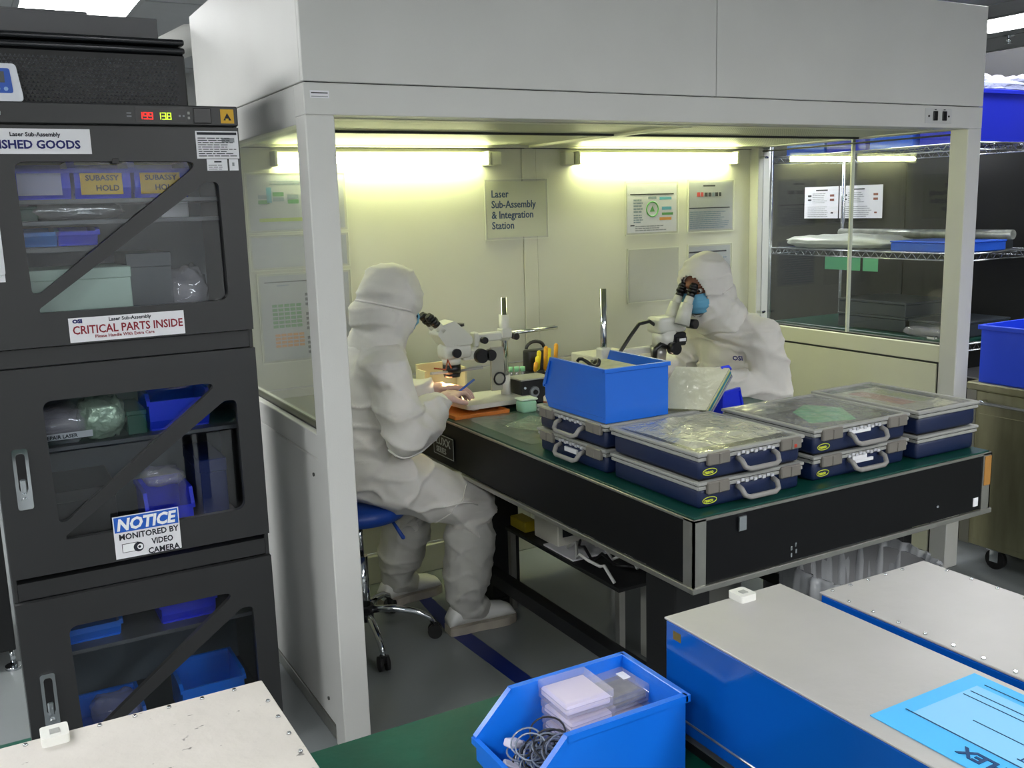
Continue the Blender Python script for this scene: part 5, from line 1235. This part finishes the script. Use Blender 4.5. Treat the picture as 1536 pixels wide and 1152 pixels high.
W1 = dict(pelvis=(1.235, 3.35, .685), chest=(1.255, 3.34, 1.01), neck=(1.295, 3.33, 1.165), head=(1.352, 3.31, 1.318),
          shR=(1.262, 3.165, 1.085), shL=(1.285, 3.52, 1.085), elR=(1.30, 3.085, .865), elL=(1.38, 3.60, .885), wrR=(1.475, 3.19, .945), wrL=(1.57, 3.47, .94),
          hpR=(1.29, 3.245, .675), hpL=(1.30, 3.45, .665), knR=(1.60, 3.20, .525), knL=(1.50, 3.55, .455), anR=(1.575, 3.25, .115), anL=(1.45, 3.655, .115), toeR=(1.79, 3.24, .03), toeL=(1.66, 3.68, .03))
p1, P1 = worker('person', 'person in hooded white coverall seated on the blue stool, back turned, left', (1.235, 3.35, 0), W1, (.93, .12, -.26), 1.0, None)
R1 = Vector((1.235, 3.35, 0))
hand(p1, 'hand', Vector((1.49, 3.197, .952))-R1, (.75, .45, .12), (.25, .2, -.9), .55, 1)
hand(p1, 'hand', Vector((1.585, 3.458, .942))-R1, (.75, -.5, .05), (.1, -.2, -.9), .5, -1)
tw = thing('tweezers', 'blue-handled tweezers held in the nearer worker\'s right hand', 'tool', (1.60, 3.27, .965))
b = MB(); b.cap((-.01, -.01, -.005), .004, (.075, .03, .025), .005, 8); part(b, 'handle', mat('tool_blue', '1c4fb0', .4), tw)
b = MB(); b.cyl((-.01, -.01, -.005), (-.05, -.03, -.02), .003, .001, 8); part(b, 'tip', CHROME, tw)
W2 = dict(pelvis=(2.96, 3.2, .685), chest=(2.915, 3.19, 1.0), neck=(2.82, 3.18, 1.155), head=(2.70, 3.15, 1.298),
          shR=(2.875, 3.37, 1.075), shL=(2.90, 3.02, 1.065), elR=(2.80, 3.47, .885), elL=(2.93, 2.965, .835), wrR=(2.62, 3.33, .93), wrL=(2.64, 3.03, .925),
          hpR=(2.95, 3.30, .665), hpL=(2.95, 3.10, .665), knR=(2.66, 3.36, .53), knL=(2.66, 3.03, .53), anR=(2.70, 3.38, .115), anL=(2.70, 3.02, .115), toeR=(2.5, 3.38, .03), toeL=(2.5, 3.02, .03))
for k in ('knR', 'knL'): W2[k] = (W2[k][0]+.0, W2[k][1], .52)
p2, P2 = worker('person', 'person in hooded white coverall and blue face mask at the farther microscope', (2.96, 3.2, 0), W2, (-.93, -.30, -.25), 5.0, None)
R2 = Vector((2.96, 3.2, 0))
hand(p2, 'hand', Vector((2.63, 3.035, .93))-R2, (-.9, .35, .1), (0, .2, -.9), .5, 1)
hand(p2, 'hand', Vector((2.605, 3.325, .93))-R2, (-.9, -.4, .1), (0, -.2, -.9), .5, -1)
lm = text_mesh('suit_logo', 'OSI', .028, NAVYINK, p2, frame_m(Vector((2.778, 3.055, .985))-R2, (.62, -.78, 0), (-.25, -.1, 1)), bold=.0008)
t2 = dup(stl, (2.98, 3.2, 0), .4, 'blue-seated stool under the farther worker, hidden behind the table')

# ================================================================== RIGHT SIDE: RACK, CART, TOTES
WIREM = mat('chrome_wire', 'b8bcc0', .22, .9)
rk = thing('wire_rack', 'tall chrome wire shelving rack behind the booth\'s right window', 'rack', (4.3, 3.08, 0))
RW, RL = .62, 1.33
for (x, y) in ((0, 0), (RW, 0), (0, RL), (RW, RL)):
    b = MB(); b.cyl((x, y, .03), (x, y, 2.25), .0125, n=12)
    for k in range(40): b.cyl((x, y, .08+k*.054), (x, y, .082+k*.054), .0132, n=12)
    part(b, 'post', WIREM, rk)
    b = MB(); b.cyl((x, y, 0), (x, y, .01), .025).cyl((x, y, .01), (x, y, .04), .009); part(b, 'foot', CHROME, rk)
def wshelf(z):
    b = MB(); r_ = .0045
    def edge(p, q, n):
        p, q = Vector(p), Vector(q); b.cyl(p, q, r_, n=6); dz = Vector((0, 0, -.034)); b.cyl(p+dz, q+dz, r_, n=6)
        pts = [p.lerp(q, i/n)+(dz if i % 2 else Vector()) for i in range(n+1)]; b.tube(pts, .0034, 5)
    edge((0, .01, z), (0, RL-.01, z), 44); edge((RW, .01, z), (RW, RL-.01, z), 44); edge((.01, 0, z), (RW-.01, 0, z), 20); edge((.01, RL, z), (RW-.01, RL, z), 20)
    for i in range(1, 50): b.cyl((0, RL*i/50, z), (RW, RL*i/50, z), .0017, n=4)
    for i in (1, 2): b.cyl((RW*i/3, 0, z-.006), (RW*i/3, RL, z-.006), .003, n=5)
    part(b, 'wire_shelf', WIREM, rk)
for z in (.9, 1.352, 1.89, .25): wshelf(z)
def rbox(name, label, x0, x1, y0, y1, z0, z1, m, cat='box', lid=.15):
    t = thing(name, label, cat, ((x0+x1)/2, (y0+y1)/2, z0)); w2, d2, h = (x1-x0)/2, (y1-y0)/2, z1-z0
    b = MB(); b.box(-w2, w2, -d2, d2, 0, h*(1-lid)-.001, bev=.004); part(b, 'body', m, t)
    b = MB(); b.box(-w2-.004, w2+.004, -d2-.004, d2+.004, h*(1-lid), h, bev=.003); part(b, 'lid', m, t); return t
def tote(name, label, x0, x1, y0, y1, z0, h, m):
    t = thing(name, label, 'tote', ((x0+x1)/2, (y0+y1)/2, z0)); w2, d2 = (x1-x0)/2, (y1-y0)/2; k = .005
    b = MB(); b.box(-w2, w2, -d2, d2, 0, k).box(-w2, -w2+k, -d2, d2, k, h).box(w2-k, w2, -d2, d2, k, h).box(-w2+k, w2-k, -d2, -d2+k, k, h).box(-w2+k, w2-k, d2-k, d2, k, h); part(b, 'body', m, t)
    b = MB(); e = .012
    b.box(-w2-e, w2+e, -d2-e, -d2, h-.02, h, bev=.002).box(-w2-e, w2+e, d2, d2+e, h-.02, h, bev=.002).box(-w2-e, -w2, -d2, d2, h-.02, h, bev=.002).box(w2, w2+e, -d2, d2, h-.02, h, bev=.002); part(b, 'rim', m, t)
    return t
BR = mat('bright_blue_tote', '1a2abe', .45)
tote('storage_tote', 'bright blue tote on the top rack shelf at the near end', 4.36, 4.86, 3.10, 3.42, 1.894, .25, BR)
for i, (ya, yb) in enumerate(((3.45, 3.72), (3.75, 4.02), (4.04, 4.33))):
    tote('storage_tote', 'blue tote on the top rack shelf seen through the window, '+('nearest', 'middle', 'farthest')[i]+' of three', 4.34, 4.8, ya, yb, 1.894, .17, (mat('cobalt_tote', '2c63dc', .4), BR, mat('cobalt_tote', '2c63dc', .4))[i])
for k in range(3):
    o = crumple(.5, .34, .03, 20+k, BUBBLE, 'bubble_wrap', ('lowest', 'middle', 'topmost')[k]+' layer of bubble wrap on the bright blue tote', (4.36, 3.09, 2.146+.026*k), 'bubble wrap')
bag('white_bag', 'long white padded bag on the middle rack shelf', 4.48, 3.98, 1.357, .34, .78, .075, mat('white_bag_film', 'd8dcd0', .35, bump=.7, bscale=25), seed=21)
rbox('blue_case', 'flat blue box on the middle rack shelf by the window edge', 4.33, 4.68, 3.12, 3.55, 1.357, 1.41, mat('cobalt_tote', '2c63dc', .4))
b = MB(); b.cyl((4.78, 3.15, 1.43), (4.78, 4.30, 1.43), .025, n=16); tag(b.obj('wrapped_rod', mat('wrapped_rod', 'a8aca4', .3, .5, var=.3, vscale=20)), 'long silvery wrapped rod behind the white bag on the rack', 'rod')
b = MB(); b.box(4.70, 4.86, 3.2, 4.2, 1.357, 1.404, bev=.003); tag(b.obj('flat_carton', mat('dark_carton', '2a3036', .5)), 'flat dark carton under the wrapped rod on the rack', 'box')
b = MB(); b.box(4.296, 4.299, 3.72, 3.97, 1.245, 1.315); tag(b.obj('shelf_tag', mat('green_tag', '5fb487', .5)), 'wide green tag hanging below the middle rack shelf', 'tag')
b = MB(); b.box(4.296, 4.299, 3.60, 3.70, 1.245, 1.315); tag(b.obj('shelf_tag', mat('green_tag', '5fb487', .5)), 'narrow green tag hanging right of the wide one on the rack', 'tag')
DKC = mat('dusty_case', '3a4048', .4, var=.2, vscale=9)
b = MB(); b.box(4.28, 4.9, 3.10, 4.34, .905, .918, bev=.002); tag(b.obj('shelf_mat', GREENT), 'dark green mat on the lower rack shelf behind the window', 'mat')
rbox('dark_case', 'lower dark flat case of the pair on the green rack mat', 4.36, 4.74, 3.46, 3.92, .919, 1.0, DKC, 'case')
rbox('dark_case', 'upper dark flat case of the pair on the green rack mat', 4.36, 4.74, 3.46, 3.92, 1.0, 1.08, DKC, 'case')
rbox('dark_case', 'dark flat case right of the pair on the green rack mat', 4.34, 4.78, 3.14, 3.42, .919, 1.0, DKC, 'case')
bag('clear_bag', 'crumpled clear bag by the window edge on the rack mat', 4.33, 3.3, .919, .1, .26, .05, CLEARP, seed=31)
# papers on the black partition
for i, (ya, yb, lb_) in enumerate(((4.80, 4.51, 'left one of two white instruction papers on the black partition'), (4.50, 4.16, 'right one of two white instruction papers on the black partition'))):
    o = thing('instruction_paper', lb_, 'paper', (4.985, ya, 1.512))
    M = frame_m((0, 0, 0), (0, -1, 0), (0, 0, 1)); wd = ya-yb; hh = .205
    sheet('paper', wd, hh, M, o, mat('bright_paper', 'f0eef6', .6))
    RD = mat('rust_photo', '8a4a3a', .6)
    rects('print', [(.1, .178, .1, .008, INK), (.03, .14, .03, .012, INK), (.03, .115, .03, .010, INK), (wd-.07, .14, .035, .014, RD), (wd-.07, .112, .035, .014, RD), (wd-.06, .03, .02, .01, RD if i else INK)]+fine_print(.07, .1, .13, .07, 6, GREYINK, 40+i, .3)+fine_print(.03, .01, wd-.1, .075, 6, GREYINK, 50+i, .3), M @ Matrix.Translation((0, 0, .0004)), o)
for (y, z, lb_) in ((3.2, 1.25, 'grey framed plate on the black partition at the right edge, lower'), (3.2, 1.75, 'grey framed plate on the black partition at the right edge, upper')):
    o = thing('wall_plate', lb_, 'plate', (4.98, y, z)); M = frame_m((0, 0, 0), (0, -1, 0), (0, 0, 1))
    b = MB(); b.box(0, .2, 0, .16, 0, .008, bev=.003, mtx=M); part(b, 'frame', GREYP, o)
    b = MB(); b.box(.02, .18, .02, .14, .008, .0095, mtx=M); part(b, 'face', mat('pale_plate', 'a8acae', .4), o)
# stainless cart
ct = thing('steel_cart', 'brushed stainless steel cart cabinet right of the booth', 'cart', (3.8, 1.3, 0))
b = MB(); b.box(0, .65, 0, 1.36, .10, .80, bev=.004); part(b, 'body', STEEL, ct)
b = MB(); b.box(-.008, .66, -.01, 1.375, .80, .835, bev=.006); part(b, 'top', STEEL, ct)
b = MB(); b.box(-.004, .0, 1.325, 1.372, .10, .80); part(b, 'corner_post', mat('satin_steel', '98978c', .35, .8), ct)
b = MB(); b.box(-.003, 0, .06, 1.31, .13, .70, bev=.001); part(b, 'door_panel', STEEL, ct)
b = MB(); b.cyl((-.035, .1, .755), (-.035, 1.30, .755), .009, n=12); part(b, 'push_rail', CHROME, ct)
for y in (.12, 1.28):
    b = MB(); b.box(-.04, 0, y-.008, y+.008, .745, .767, bev=.002); part(b, 'rail_bracket', CHROME, ct)
for (x, y) in ((.05, 1.22), (.6, 1.22), (.05, .12), (.6, .12)):
    b = MB(); b.cyl((x-.012, y, .045), (x+.012, y, .045), .045, n=20); part(b, 'caster_wheel', RUBBER, ct)
    b = MB(); b.box(x-.018, x-.014, y-.02, y+.02, .035, .1).box(x+.014, x+.018, y-.02, y+.02, .035, .1).box(x-.03, x+.03, y-.03, y+.03, .09, .1); part(b, 'caster_fork', CHROME, ct)
tote('storage_tote', 'royal blue tote standing on the steel cart at the right edge', 3.82, 4.22, 2.0, 2.635, .836, .25, mat('royal_tote', '2048dc', .45))
b = MB(); b.box(4.05, 4.35, 2.72, 3.0, .0, .80, bev=.004); tag(b.obj('dark_cabinet', BLACK), 'dark low cabinet in the gap between booth column and steel cart', 'cabinet')
